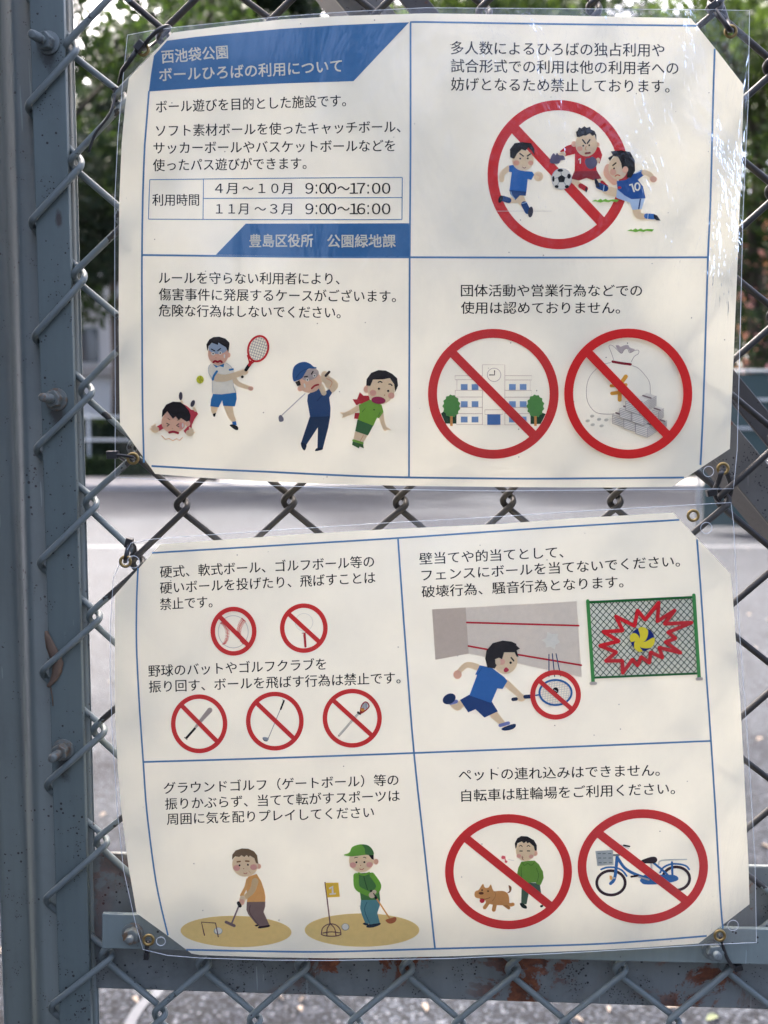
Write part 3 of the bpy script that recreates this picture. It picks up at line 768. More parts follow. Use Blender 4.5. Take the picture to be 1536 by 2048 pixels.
def digits(D, parent, cells, y, S, col=BLACK):
    pr = Print(D, parent, off=.0001); w_ = {'：': .62, '～': .92}
    for ch, cx in cells:
        v, f = text_geo(ch, 0); xm = (min(a for a, _ in v) + max(a for a, _ in v)) / 2; k = w_.get(ch, 1.06)
        fs = [(p_[0], p_[i], p_[i + 1]) for p_ in f for i in range(1, len(p_) - 1)]
        for dx in (.010, -.010): pr.raw([(cx + ((a - xm) * k + dx) * S, y - (b + .075) * S) for a, b in v], fs, col)
    return pr.build('printed_text')
def coons(top, bottom, left, right, nu, nv):
    """photo-space patch from four polylines (equal ends)"""
    def ev(pl, t):
        L = [0]
        for a, b in zip(pl, pl[1:]): L.append(L[-1] + math.dist(a, b))
        d = t * L[-1]
        for i in range(len(pl) - 1):
            if d <= L[i + 1] + 1e-9:
                q = (d - L[i]) / max(1e-9, L[i + 1] - L[i]); return Vector(pl[i]) * (1 - q) + Vector(pl[i + 1]) * q
        return Vector(pl[-1])
    g = []
    for j in range(nv + 1):
        v = j / nv
        for i in range(nu + 1):
            u = i / nu
            p = (1 - v) * ev(top, u) + v * ev(bottom, u) + (1 - u) * ev(left, v) + u * ev(right, v) \
                - ((1 - u) * (1 - v) * Vector(top[0]) + u * (1 - v) * Vector(top[-1]) + (1 - u) * v * Vector(bottom[0]) + u * v * Vector(bottom[-1]))
            g.append((p.x, p.y))
    f = [(j * (nu + 1) + i, (j + 1) * (nu + 1) + i, (j + 1) * (nu + 1) + i + 1, j * (nu + 1) + i + 1) for j in range(nv) for i in range(nu)]
    return g, f
def sheet(name, label, D, paper, top, bottom, left, right):
    cxy = ((top[0][0] + top[-1][0]) / 2, (top[0][1] + bottom[0][1]) / 2)
    root = empty(name, W(cxy[0], bottom[0][1], D(*cxy)), label, 'sign', 'laminated rule sheets tied to the mesh')
    pv = paper; fs = tess(pv); vs, fs = refine(pv, fs, 24); fs = orient(vs, fs)
    pp = mesh('paper', [W(x, y, D(x, y)) for x, y in vs], fs, M['paper'], root, True)
    g, f = coons(top, bottom, left, right, 60, 46)
    f = [tuple(reversed(q)) for q in f]
    fl = mesh('laminate_film', [W(x, y, D(x, y) - .0011) for x, y in g], f, M['film'], root, True)
    # thin bright sealed edge of the film
    rim = list(top) + list(right)[1:] + list(reversed(bottom))[1:] + list(reversed(left))[1:-1]
    vs = []; fs = []; n = len(rim); acc = ([], [])
    pts = []
    for i in range(n):
        a, b = Vector(rim[i]), Vector(rim[(i + 1) % n]); m = max(1, int((b - a).length / 30))
        pts += [tuple(a.lerp(b, k / m)) for k in range(m)]
    pw = [W(x, y, D(x, y) - .0011) for x, y in pts]; pw.append(pw[0])
    mesh('film_edge', *tube(pw, .00022, 5, False), M['rim'], root, True)
    return root, pp
def grommet(root, D, x, y, r=11.0, label=None):
    c = W(x, y, D(x, y) - .0016); nrm = (CAM - c).normalized(); nrm = Vector((nrm.x * .25, -1, nrm.z * .25)).normalized()
    g = mesh('grommet', *torus(c, r * .00035 * .78, r * .00035 * .24, nrm, 32, 10, .8), M['brass'], root, True)
    return c
def punched(root, D, x, y, r):
    c = W(x, y, D(x, y) - .0013)
    mesh('punched_hole', *torus(c, r * .00035, .00022, (0, -1, 0), 32, 6), M['rim'], root, True)

UP_P = [(258, 156), (345.7, 65), (445, 52.5), (562, 39), (680, 32), (850, 26.6), (1084, 30), (1240, 33.5), (1382, 36.5), (1436, 104), (1487.5, 170.6), (1485, 260), (1482, 365), (1480, 400), (1475, 530), (1470.6, 634), (1463.6, 800), (1459.7, 897.7),
        (1344, 973.5), (1240, 975), (1136, 975), (1000, 974), (880, 972.5), (756, 970.6), (640, 967), (528, 963), (420, 956.5), (323, 949), (310, 947.5), (240, 849), (238.5, 760), (237.5, 660), (237.5, 530), (238.5, 400), (243.5, 286), (250, 215)]
up, up_paper = sheet('laminated_sign', 'upper laminated sheet with blue title band and three red prohibition rings', D_up, UP_P,
    [(255, 70), (300, 61.5), (346, 55), (450, 44.5), (562, 33), (700, 23), (850, 15.5), (1084, 17), (1300, 18.6), (1428, 19.5), (1499, 21)],
    [(230, 954), (300, 958), (390.6, 964), (528, 970.6), (756, 978.4), (1000, 982), (1136, 980.5), (1330, 979), (1467, 977.5)],
    [(255, 70), (246, 156), (235.7, 273.4), (229.5, 400), (229.5, 600), (230.5, 800), (230, 954)],
    [(1499, 21), (1498, 110), (1496.7, 200), (1491, 320), (1486, 430), (1482, 600), (1477, 800), (1474.5, 900), (1467, 977.5)])
LO_P = [(230, 1190), (320, 1089), (436.7, 1080), (596, 1069), (756, 1059.5), (880, 1053.5), (1000, 1048), (1136, 1037.5), (1240, 1031.5), (1346.4, 1025), (1404, 1087), (1461.5, 1147.7), (1466, 1200), (1473, 1300), (1480.7, 1405), (1488, 1540), (1494, 1669), (1497, 1730), (1499, 1808.5),
        (1397, 1887), (1300, 1894), (1210.6, 1899), (1060, 1906), (900, 1912.5), (780, 1915.5), (660, 1916.5), (530, 1914.5), (400, 1910), (383, 1907), (328, 1866), (273.4, 1826.6), (256.5, 1730), (243.5, 1626), (235.7, 1538.5), (230.5, 1434), (230, 1356), (230, 1270)]
lo, lo_paper = sheet('laminated_sign', 'lower laminated sheet without a title band, with eight red prohibition rings', D_lo, LO_P,
    [(262, 1086), (307, 1078), (400, 1071), (528, 1062), (756, 1046.8), (1000, 1033), (1136, 1024), (1300, 1014.5), (1462, 1005)],
    [(286, 1899), (336, 1911), (400, 1916), (530, 1920), (660, 1921), (780, 1919), (900, 1917), (1150, 1905), (1300, 1896.5), (1401, 1890), (1513, 1885)],
    [(262, 1086), (243, 1120), (226.5, 1157), (221, 1250), (220, 1330), (224, 1460), (235, 1626), (247, 1740), (271, 1847), (286, 1899)],
    [(1462, 1005), (1467, 1045), (1474.5, 1200), (1484, 1330), (1495, 1478), (1503, 1600), (1510, 1720), (1513, 1885)])

# borders, bands and tables
def lines(D, parent, data, name='printed_line'):
    for pts, w_, col in data:
        p = Print(D, parent); p.line(pts, w_, col, True, False); p.build(name)
lines(D_up, up_paper, [
    ([(821, 45), (850, 44), (1084, 47.7), (1393, 51.6)], 3.6, LINEB),
    ([(298, 182), (291.5, 265), (289, 300), (285.5, 400), (284, 510), (284, 620), (285, 800), (287.8, 925)], 3.6, LINEB),
    ([(303, 932), (400, 937.5), (528, 943.3), (756, 953.5), (1000, 957), (1136, 957), (1368, 955)], 3.8, LINEB),
    ([(1429.5, 97.7), (1426, 208), (1421, 400), (1416, 514.6), (1407, 800), (1401, 930)], 3.8, LINEB),
    ([(284, 510), (431, 511.8), (640, 514), (819, 514.5), (1100, 515.2), (1416, 514.6)], 3.8, LINEB),
    ([(821, 46), (821, 300), (819.5, 514), (818.5, 760), (818, 954)], 3.6, LINEB)])
lines(D_up, up_paper, [
    ([(299.6, 359.4), (550, 356.5), (804.7, 354.7)], 1.7, LINEB), ([(296.9, 438.3), (550, 439.3), (803.9, 439)], 1.7, LINEB),
    ([(299.6, 359.4), (298, 400), (296.9, 438.3)], 1.7, LINEB), ([(804.7, 354.7), (804.3, 400), (803.9, 439)], 1.7, LINEB),
    ([(407, 358.4), (406.5, 400), (406, 438.6)], 1.7, LINEB), ([(406.6, 396.9), (600, 396), (804, 395)], 1.7, LINEB)], 'table_line')
p = Print(D_up, up_paper); p.poly([(307.8, 111.3), (334, 81.3), (390, 74), (445, 68.3), (562, 57.8), (680, 50), (818.4, 44.5), (762, 104), (707, 162.3), (560, 167), (430, 173.5), (297.7, 183), (302, 148)], BAND); p.build('title_band')
p = Print(D_up, up_paper); p.poly([(491.4, 447.3), (650, 447), (818, 446.5), (818.5, 480), (819, 514), (640, 512.5), (431.6, 509.6)], BAND); p.build('footer_band')
OF = .00026
BT = (226, 228, 228)
text(D_up, up_paper, '西池袋公園', 324, 127, 456, 116.5, 29, BT, .013, OF)
text(D_up, up_paper, 'ボールひろばの利用について', 319, 163, 684, 144, 29, BT, .013, OF, -1)
text(D_up, up_paper, '豊島区役所', 499, 494.3, 626, 493.5, 28, BT, .016, OF)
text(D_up, up_paper, '公園緑地課', 655, 494.6, 791, 494.6, 28, BT, .016, OF)
for a in [('ボール遊びを目的とした施設です。', 312, 226, 692, 213, 27), ('ソフト素材ボールを使ったキャッチボール、', 312, 273.5, 801, 265, 26.5), ('サッカーボールやバスケットボールなどを', 307, 308, 790, 303, 26.5),
          ('使ったパス遊びができます。', 306, 342.5, 613, 338.5, 26.5), ('利用時間', 304.7, 411.5, 398, 411.5, 26), ('４月', 430, 388, 474, 388, 25.5), ('～', 485, 389, 507, 389, 27), ('１０月', 517, 388, 584, 388, 25.5),
          ('１１月', 432, 429, 496, 429, 25.5), ('～', 509, 430, 532, 430, 27), ('３月', 540, 429, 584, 429, 25.5),
          ('多人数によるひろばの独占利用や', 902, 108.6, 1328.5, 113.6, 29), ('試合形式での利用は他の利用者への', 902, 144.5, 1356.6, 149.5, 29), ('妨げとなるため禁止しております。', 902, 181.2, 1339, 185.7, 29),
          ('ルールを守らない利用者により、', 317.6, 567.5, 679, 569.3, 26.5), ('傷害事件に発展するケースがございます。', 317.6, 600.5, 791.6, 604.8, 26.5), ('危険な行為はしないでください。', 317.6, 632.8, 681, 637, 26.5),
          ('団体活動や営業行為などでの', 922, 593, 1284, 593, 26.5), ('使用は認めておりません。', 922, 627.5, 1240, 627.5, 26.5)]:
    text(D_up, up_paper, *a)
for row, y in (('９：００～１７：００', 389.5), ('９：００～１６：００', 430.5)):
    digits(D_up, up_paper, [(ch, 250 + c / 2.56) for ch, c in zip(row, (944, 980, 1016, 1060, 1119, 1172, 1209, 1245, 1286, 1337))], y, 29)
lines(D_lo, lo_paper, [
    ([(304, 1105.8), (550, 1091), (797, 1076), (1000, 1062), (1136, 1053), (1358.7, 1039.6)], 3.4, LINEB),
    ([(276, 1136), (273.4, 1200), (273, 1290), (278.6, 1408), (286.5, 1523), (294, 1626), (312.5, 1766.7), (336, 1870.8)], 3.4, LINEB),
    ([(372.4, 1899.5), (520, 1902.5), (660, 1903.5), (870, 1897.6), (1169, 1889), (1300, 1881), (1413.5, 1871.8)], 3.6, LINEB),
    ([(1394, 1078.6), (1403, 1200), (1412, 1340), (1422, 1482), (1432, 1640), (1441, 1800), (1445.8, 1857)], 3.6, LINEB),
    ([(287, 1524), (550, 1516), (828, 1506), (1130, 1494), (1422, 1481.8)], 3.6, LINEB),
    ([(796, 1078), (811, 1290), (828, 1506), (849, 1700), (870, 1897)], 3.6, LINEB)])
for a in [('硬式、軟式ボール、ゴルフボール等の', 320.5, 1156, 748.3, 1134.4, 26), ('硬いボールを投げたり、飛ばすことは', 320.5, 1188, 750.8, 1166.6, 26), ('禁止です。', 320.5, 1220.4, 425, 1215, 26),
          ('野球のバットやゴルフクラブを', 297, 1354, 652.4, 1339.6, 26), ('振り回す、ボールを飛ばす行為は禁止です。', 298, 1385.4, 801, 1367, 26),
          ('壁当てや的当てとして、', 839, 1129.6, 1127, 1115.5, 26), ('フェンスにボールを当てないでください。', 843.7, 1162.5, 1360, 1133.5, 26), ('破壊行為、騒音行為となります。', 843.7, 1195.5, 1247, 1175, 26),
          ('グラウンドゴルフ（ゲートボール）等の', 327.6, 1588, 797, 1571, 25.5), ('振りかぶらず、当てて転がすスポーツは', 330.4, 1619.5, 799.5, 1602.7, 25.5), ('周囲に気を配りプレイしてください', 334, 1650, 748, 1635.6, 25.5),
          ('ペットの連れ込みはできません。', 917.6, 1562, 1319.5, 1552, 26.5), ('自転車は駐輪場をご利用ください。', 923, 1603.7, 1350, 1588.6, 26.5)]:
    text(D_lo, lo_paper, *a)
#---SECTION3---

# ------------------------------------------------------------------ printed pictures
DB = (28, 62, 118); BL = (38, 98, 172); HAIR = (30, 27, 30); GRN = (104, 158, 62); DGRN = (52, 92, 60)
def face(p, cx, cy, rx, ry, rot=0, ears=(), tint=None):
    for ex, ey, er in ears: p.ell(ex, ey, er, er * 1.1, SKIN2)
    p.ell(cx, cy, rx, ry, SKIN, rot)
# 1 ball players over a ring
p = Print(D_up, up_paper, 950, 180, 3.84)
p.ban(641, 650, 545, 573, 79, (318, 312), (962, 1003), 80)
p.line([(168, 930), (590, 930)], 4, (190, 188, 188), False)
p.line([(262, 600), (212, 640), (205, 690)], [46, 38], SKIN); p.ell(487, 663, 37, 38, SKIN); p.line([(470, 650), (500, 665), (490, 690)], 5, SKIN2)
p.line([(315, 845), (250, 848)], 46, SKIN); p.line([(258, 847), (215, 833)], 44, DB, False); p.ell(196, 838, 16, 30, (20, 26, 40), 20)
p.line([(345, 835), (378, 885)], [70, 52], SKIN); p.line([(378, 878), (405, 930)], 48, DB, False); p.line([(362, 872), (398, 862)], 6, (150, 180, 215)); p.ell(427, 937, 19, 42, (58, 56, 68), 8)
p.poly([(262, 765), (395, 772), (390, 812), (345, 810), (310, 845), (272, 800)], DB); p.line([(275, 780), (285, 810), (308, 838)], 5, (150, 180, 215))
p.poly([(262, 580), (298, 575), (372, 622), (440, 627), (455, 650), (432, 690), (405, 682), (395, 782), (265, 768), (275, 690), (282, 632), (262, 628)], BL)
face(p, 368, 540, 83, 80, 0, [(300, 550, 14)]); p.ell(318, 560, 24, 20, (228, 160, 140)); p.ell(428, 560, 20, 18, (228, 160, 140))
p.poly([(270, 515), (268, 455), (305, 408), (365, 400), (430, 408), (455, 450), (457, 500), (432, 462), (410, 440), (388, 466), (358, 455), (322, 490), (302, 528), (285, 525)], HAIR)
p.line([(345, 488), (372, 508)], 10, HAIR); p.line([(427, 490), (402, 507)], 10, HAIR); p.dot(347, 527, 7); p.dot(405, 525, 7); p.line([(364, 590), (378, 600), (392, 592)], 5, (120, 40, 40))
p.line([(760, 695), (812, 738)], [52, 38], SKIN); p.line([(812, 735), (850, 758)], 38, (170, 36, 46), False); p.ell(854, 765, 8, 21, (28, 32, 50))
p.line([(925, 680), (985, 718)], 42, SKIN); p.line([(975, 708), (1015, 745)], 26, (170, 36, 46), False)
p.poly([(765, 618), (935, 618), (972, 680), (905, 692), (855, 675), (800, 696), (738, 682)], (132, 34, 44))
p.line([(740, 455), (690, 478)], 62, (184, 38, 46)); p.poly([(700, 430), (760, 412), (955, 440), (978, 500), (957, 565), (925, 545), (935, 622), (765, 625), (768, 490), (692, 508), (652, 470)], (184, 38, 46))
p.line([(678, 492), (650, 505)], 40, SKIN, False); p.ell(945, 540, 16, 20, SKIN)
p.poly([(575, 540), (590, 500), (606, 485), (618, 500), (630, 482), (645, 500), (680, 505), (692, 535), (660, 540), (640, 565), (585, 562)], (92, 86, 112), True)
p.poly([(845, 560), (850, 530), (880, 520), (905, 512), (935, 540), (935, 575), (905, 605), (868, 600)], (92, 86, 112), True)
face(p, 855, 418, 84, 92, 0, [(760, 415, 20), (940, 420, 17)]); p.ell(805, 450, 22, 18, (228, 160, 140))
p.poly([(782, 360), (775, 322), (788, 312), (798, 286), (818, 294), (840, 278), (858, 290), (885, 282), (890, 302), (918, 315), (932, 345), (932, 388), (920, 345), (900, 352), (882, 333), (850, 350), (832, 350), (800, 362)], HAIR)
p.line([(826, 382), (848, 410)], 11, HAIR); p.line([(882, 382), (862, 410)], 11, HAIR); p.dot(831, 428, 7); p.dot(877, 424, 7); p.line([(855, 430), (846, 455), (858, 462)], 4, (190, 120, 80)); p.line([(850, 486), (882, 482)], 15, (128, 52, 50))
p.line([(797, 534), (810, 522), (808, 562)], 9, WHITE, False)
p.ell(665, 682, 79, 82, (178, 178, 188)); p.ell(665, 682, 73, 77, WHITE)
p.poly([(635, 672), (665, 652), (694, 672), (684, 708), (645, 708)], BLACK)
for a in [(655, 617, 22, 12), (722, 662, 14, 20), (602, 683, 9, 22), (706, 742, 16, 13), (627, 742, 15, 12)]: p.ell(*a, BLACK)
for a, b in [((665, 652), (657, 625)), ((694, 672), (715, 665)), ((684, 708), (702, 735)), ((645, 708), (630, 735)), ((635, 672), (608, 680))]: p.line([a, b], 4, (120, 120, 130), False)
p.line([(1110, 795), (1010, 768)], 66, SKIN); p.line([(1000, 755), (950, 735)], 50, DB, False); p.line([(992, 732), (985, 778)], 7, (150, 180, 215)); p.poly([(918, 680), (932, 680), (950, 712), (958, 750), (930, 742), (920, 712)], (22, 30, 50))
p.line([(1240, 915), (1258, 965), (1318, 970)], [66, 40], SKIN); p.line([(1318, 968), (1372, 972)], 42, BL, False); p.line([(1330, 950), (1326, 990)], 6, (170, 195, 225)); p.poly([(1372, 955), (1398, 962), (1425, 1003), (1392, 1000), (1375, 985)], (18, 24, 38))
p.poly([(1090, 762), (1160, 812), (1305, 832), (1280, 915), (1208, 920), (1190, 865), (1085, 828)], (170, 192, 224)); p.line([(1270, 840), (1258, 912)], 11, DB)
p.line([(1020, 590), (1012, 645), (1070, 705)], [44, 52], SKIN2)
p.poly([(1088, 700), (1160, 690), (1222, 640), (1285, 610), (1295, 655), (1250, 690), (1290, 740), (1310, 832), (1200, 838), (1150, 810), (1095, 765)], (38, 82, 152)); p.line([(1228, 640), (1284, 618)], 7, (170, 195, 225))
p.line([(1300, 632), (1345, 650), (1372, 690)], [44, 34], SKIN); p.ell(1370, 685, 28, 24, SKIN2)
p.ell(1110, 750, 14, 10, (190, 45, 50))
face(p, 1098, 600, 74, 88, 0); p.ell(1060, 630, 24, 26, (228, 165, 145))
p.poly([(1022, 522), (1058, 500), (1042, 472), (1120, 463), (1192, 476), (1226, 540), (1230, 620), (1196, 676), (1166, 668), (1172, 620), (1150, 600), (1130, 605), (1122, 560), (1098, 512), (1062, 508), (1036, 545)], HAIR)
p.ell(1155, 612, 22, 26, SKIN2); p.line([(1058, 580), (1082, 560)], 10, HAIR); p.dot(1068, 602, 7); p.line([(1076, 662), (1092, 652), (1112, 657)], 8, (178, 90, 80))
p.line([(1190, 730), (1204, 722), (1222, 778)], 13, WHITE, False); p.ring(1247, 742, 24, 33, 12, WHITE, 24)
for x0, y0 in ((895, 855), (1165, 1082)):
    p.poly([(x0, y0), (x0 + 35, y0 - 14), (x0 + 45, y0 - 6), (x0 + 70, y0 - 20), (x0 + 84, y0 - 8), (x0 + 110, y0 - 20), (x0 + 125, y0 - 8), (x0 + 160, y0 - 16), (x0 + 210, y0 - 12), (x0 + 195, y0 + 6), (x0 + 150, y0), (x0 + 130, y0 + 8), (x0 + 95, y0 + 2), (x0 + 70, y0 + 10), (x0 + 40, y0 + 2)], (112, 168, 72))
p.build('printed_picture', 'printed picture of three ball players fighting for a ball over a red ring')

# 2 racket player and fallen child
p = Print(D_up, up_paper, 290, 650, 5.908)
p.line([(1050, 640), (1110, 700), (1240, 745)], [70, 46], SKIN); p.ell(1250, 750, 32, 26, SKIN2)
p.line([(820, 960), (815, 1020)], [90, 64], SKIN); p.poly([(800, 1050), (840, 1036), (828, 1085), (808, 1082)], BLACK)
p.line([(985, 950), (1010, 1060), (1050, 1130)], [110, 56], SKIN); p.poly([(1028, 1142), (1075, 1136), (1085, 1182), (1035, 1182)], BL); p.poly([(1000, 1182), (1040, 1175), (1095, 1200), (1098, 1240), (1060, 1235), (1020, 1205)], BLACK, True)
p.poly([(755, 480), (810, 462), (950, 440), (1010, 480), (1050, 545), (1030, 600), (1045, 700), (1075, 800), (800, 815), (792, 650), (755, 580)], (222, 222, 220), True)
for q in ([(780, 460), (750, 500), (755, 570), (790, 640), (797, 800)], [(960, 450), (1010, 485), (1040, 530)], [(1040, 680), (1050, 740), (1075, 800)]): p.line(q, 4, (110, 130, 165))
p.poly([(803, 462), (860, 488), (935, 455), (930, 500), (880, 485), (840, 505)], (46, 118, 178))
p.poly([(803, 815), (900, 820), (1078, 797), (1083, 870), (1062, 962), (925, 955), (912, 890), (870, 972), (772, 960), (780, 880)], (34, 106, 168))
p.line([(850, 620), (960, 625), (1150, 560)], [100, 62], SKIN); p.line([(850, 548), (815, 600), (800, 645)], 26, (52, 120, 178)); p.line([(1000, 530), (1040, 522)], 22, (52, 120, 178))
p.ell(1175, 555, 44, 36, SKIN); p.line([(1225, 480), (1192, 530)], 40, (26, 26, 28), False); p.ell(1150, 613, 17, 17, BLACK)
p.line([(1235, 470), (1250, 440)], 40, (186, 44, 52)); 
p.line([(1240, 470), (1230, 420), (1212, 360)], 18, (186, 44, 52)); p.line([(1250, 460), (1290, 430)], 18, (186, 44, 52))
for k in range(-4, 5):
    a = R(18); cx, cy = 1337, 280
    u = k * 27
    hl = 138 * math.sqrt(max(.05, 1 - (u / 108) ** 2))
    p.line([(cx + u * math.cos(a) + hl * math.sin(a), cy + u * math.sin(a) - hl * math.cos(a)), (cx + u * math.cos(a) - hl * math.sin(a), cy + u * math.sin(a) + hl * math.cos(a))], 6, (128, 132, 145), False)
for k in range(-4, 5):
    u = k * 32; hl = 104 * math.sqrt(max(.05, 1 - (u / 140) ** 2))
    p.line([(cx + u * -math.sin(a) * -1 - hl * math.cos(a), cy - u * math.cos(a) - hl * math.sin(a)), (cx + u * math.sin(a) + hl * math.cos(a), cy - u * math.cos(a) + hl * math.sin(a))], 6, (128, 132, 145), False)
vs = []; fs = []
for i in range(48):
    t = 2 * math.pi * i / 48
    for rx, ry in ((128, 165), (104, 140)):
        x, y = rx * math.cos(t), ry * math.sin(t); vs.append(p.P((cx + x * math.cos(a) - y * math.sin(a), cy + x * math.sin(a) + y * math.cos(a))))
    j = (i + 1) % 48; fs += [(2 * i, 2 * i + 1, 2 * j + 1), (2 * i, 2 * j + 1, 2 * j)]
p.raw(vs, fs, (186, 44, 52))
p.ell(985, 355, 26, 30, SKIN2); p.ell(865, 340, 122, 132, (205, 165, 148)); p.ell(862, 270, 112, 72, (150, 165, 185))
p.poly([(735, 300), (725, 230), (760, 170), (810, 142), (880, 138), (950, 160), (995, 205), (1000, 225), (985, 322), (955, 262), (900, 230), (868, 208), (862, 236), (790, 210), (750, 250), (742, 300)], HAIR)
p.line([(785, 285), (822, 305)], 13, BLACK); p.line([(892, 278), (860, 303)], 13, BLACK)
for x, y in ((805, 338), (889, 331)): p.ell(x, y, 21, 21, (232, 228, 222)); p.dot(x, y, 9)
p.line([(808, 440), (830, 425), (858, 436), (888, 424), (908, 438)], 24, (152, 34, 48)); p.ell(938, 368, 9, 24, (232, 210, 205)); p.dot(838, 388, 4, (120, 80, 60))
p.ell(651, 645, 44, 48, (188, 190, 58)); p.line([(620, 622), (648, 650), (655, 690)], 6, (130, 130, 50)); p.line([(655, 600), (660, 640), (685, 665)], 6, (130, 130, 50))
p.poly([(430, 920), (500, 960), (545, 1000), (600, 1010), (628, 1052), (585, 1110), (555, 1180), (550, 1250), (480, 1285), (455, 1250), (500, 1200), (520, 1100)], (178, 56, 72))
p.line([(215, 1190), (160, 1222)], 60, (178, 56, 72), False)
p.line([(430, 900), (440, 925)], 26, SKIN); p.line([(580, 985), (595, 1010)], 30, SKIN); p.ell(422, 840, 22, 50, (66, 62, 76)); p.ell(564, 927, 24, 42, (66, 62, 76), 22)
p.ell(505, 1165, 30, 34, SKIN2); p.ell(335, 1150, 142, 128, (222, 172, 150)); p.ell(325, 1060, 105, 60, (205, 165, 145)); p.ell(430, 1190, 40, 40, (226, 150, 140))
p.poly([(198, 1090), (205, 1010), (250, 940), (330, 905), (420, 910), (470, 950), (520, 1010), (540, 1070), (530, 1130), (490, 1142), (425, 1100), (400, 1128), (362, 1080), (330, 1108), (262, 1020), (215, 1075)], HAIR)
p.line([(258, 1162), (288, 1178), (262, 1194)], 11, BLACK, False); p.line([(398, 1168), (372, 1186), (398, 1202)], 11, BLACK, False); p.line([(268, 1102), (296, 1122)], 7, (90, 60, 40)); p.line([(408, 1108), (378, 1128)], 7, (90, 60, 40))
p.line([(288, 1270), (335, 1262), (390, 1276)], 28, (160, 44, 60)); p.ell(446, 1185, 11, 28, (232, 205, 200)); p.dot(324, 1224, 4, (110, 80, 60))
for hx, hy, d in ((120, 1235, -1), (528, 1275, 1)):
    p.ell(hx, hy, 48, 38, SKIN)
    for k in range(4): p.line([(hx, hy), (hx + d * (20 + 14 * k) - 20 * d, hy - 62 + 9 * k)], 17, SKIN)
    p.line([(hx, hy), (hx + d * 58, hy - 6)], 17, SKIN)
p.line([(195, 1305), (238, 1352), (285, 1342), (330, 1368), (375, 1342), (405, 1366), (445, 1328)], 8, (200, 140, 80), False)
p.build('printed_picture', 'printed picture of an angry racket player and a child lying hit on the ground')

# 3 club swinger and struck child
p = Print(D_up, up_paper, 540, 700, 5.486)
p.line([(385, 478), (130, 715)], 10, (160, 160, 172), False); p.poly([(95, 735), (115, 712), (148, 745), (145, 780), (110, 788), (97, 770)], (112, 112, 128), True)
p.poly([(440, 722), (662, 722), (640, 850), (580, 1080), (520, 1085), (525, 850), (400, 1040), (342, 1015), (370, 930)], (26, 50, 84))
p.poly([(342, 1015), (400, 1040), (385, 1098), (365, 1095), (345, 1060)], (16, 32, 56), True); p.poly([(520, 1075), (577, 1075), (570, 1095), (500, 1110), (498, 1092)], (16, 32, 56), True)
p.line([(610, 300), (720, 380), (660, 450)], [60, 66], SKIN); p.line([(600, 270), (645, 380)], 80, SKIN)
p.poly([(415, 490), (470, 450), (545, 410), (580, 470), (650, 430), (682, 470), (650, 520), (665, 640), (660, 728), (440, 735), (425, 650), (408, 560)], (34, 66, 112))
p.line([(515, 560), (580, 490)], 7, (22, 44, 80)); p.line([(560, 400), (590, 470)], 60, SKIN)
p.ell(330, 425, 30, 30, SKIN2); p.ell(440, 350, 132, 118, (224, 176, 152), -20); p.ell(440, 270, 100, 60, (172, 160, 156), -20)
p.poly([(275, 350), (325, 332), (340, 385), (300, 398)], HAIR)
p.poly([(258, 340), (245, 270), (260, 190), (310, 145), (380, 130), (440, 150), (478, 182), (508, 190), (502, 205), (420, 208), (385, 255), (350, 310), (290, 340)], (42, 84, 138), True); p.line([(285, 310), (340, 240), (420, 200)], 6, (26, 58, 100))
p.line([(378, 295), (412, 290)], 13, BLACK); p.line([(472, 235), (455, 265)], 13, BLACK)
for x, y in ((410, 327), (488, 282)): p.ell(x, y, 19, 19, (232, 228, 222)); p.dot(x, y, 8)
p.line([(458, 422), (490, 392), (530, 380)], 20, (160, 44, 48)); p.ell(380, 390, 9, 26, (234, 212, 204), -15); p.ell(600, 310, 45, 48, SKIN); p.line([(618, 310), (680, 350), (660, 410)], 5, (200, 110, 70))
p.line([(612, 282), (650, 240)], 28, (50, 38, 38))
p.poly([(905, 540), (955, 540), (985, 462), (1025, 500), (1085, 500), (1100, 560), (990, 600), (945, 605)], (168, 42, 52)); p.poly([(932, 690), (985, 690), (975, 758), (922, 752)], (168, 42, 52))
p.line([(990, 620), (900, 675), (820, 710)], [64, 44], SKIN); p.poly([(765, 685), (830, 690), (845, 725), (790, 745), (800, 715)], SKIN, True)
p.line([(1215, 690), (1235, 790), (1260, 850)], [58, 40], SKIN); p.poly([(1230, 840), (1275, 842), (1330, 878), (1290, 876), (1255, 888)], SKIN, True)
p.poly([(930, 895), (1030, 910), (1075, 930), (1020, 1020), (985, 1010), (915, 990)], SKIN); p.line([(1028, 930), (990, 1000)], 5, (190, 120, 90))
p.poly([(912, 985), (1020, 1015), (1030, 1080), (985, 1060), (975, 1080), (900, 1040)], (60, 96, 52)); p.line([(915, 992), (1015, 1022)], 26, (112, 160, 60))
p.poly([(960, 762), (1135, 825), (1075, 938), (935, 890)], (54, 98, 58))
p.poly([(975, 602), (1100, 545), (1225, 600), (1245, 680), (1195, 750), (1175, 740), (1135, 832), (965, 765), (985, 690)], (112, 158, 56)); p.dot(1142, 655, 8)
p.line([(1045, 640), (1010, 680)], 5, (60, 96, 40)); p.line([(1210, 680), (1190, 720)], 5, (60, 96, 40))
p.ell(1062, 430, 36, 40, SKIN2); p.ell(1220, 430, 150, 165, SKIN, 15); p.ell(1130, 470, 38, 34, (228, 160, 145)); p.ell(1330, 500, 36, 34, (228, 160, 145))
p.poly([(1055, 390), (1060, 320), (1110, 250), (1190, 220), (1270, 225), (1340, 260), (1395, 310), (1405, 390), (1375, 460), (1362, 375), (1315, 308), (1240, 322), (1130, 325), (1100, 395)], HAIR)
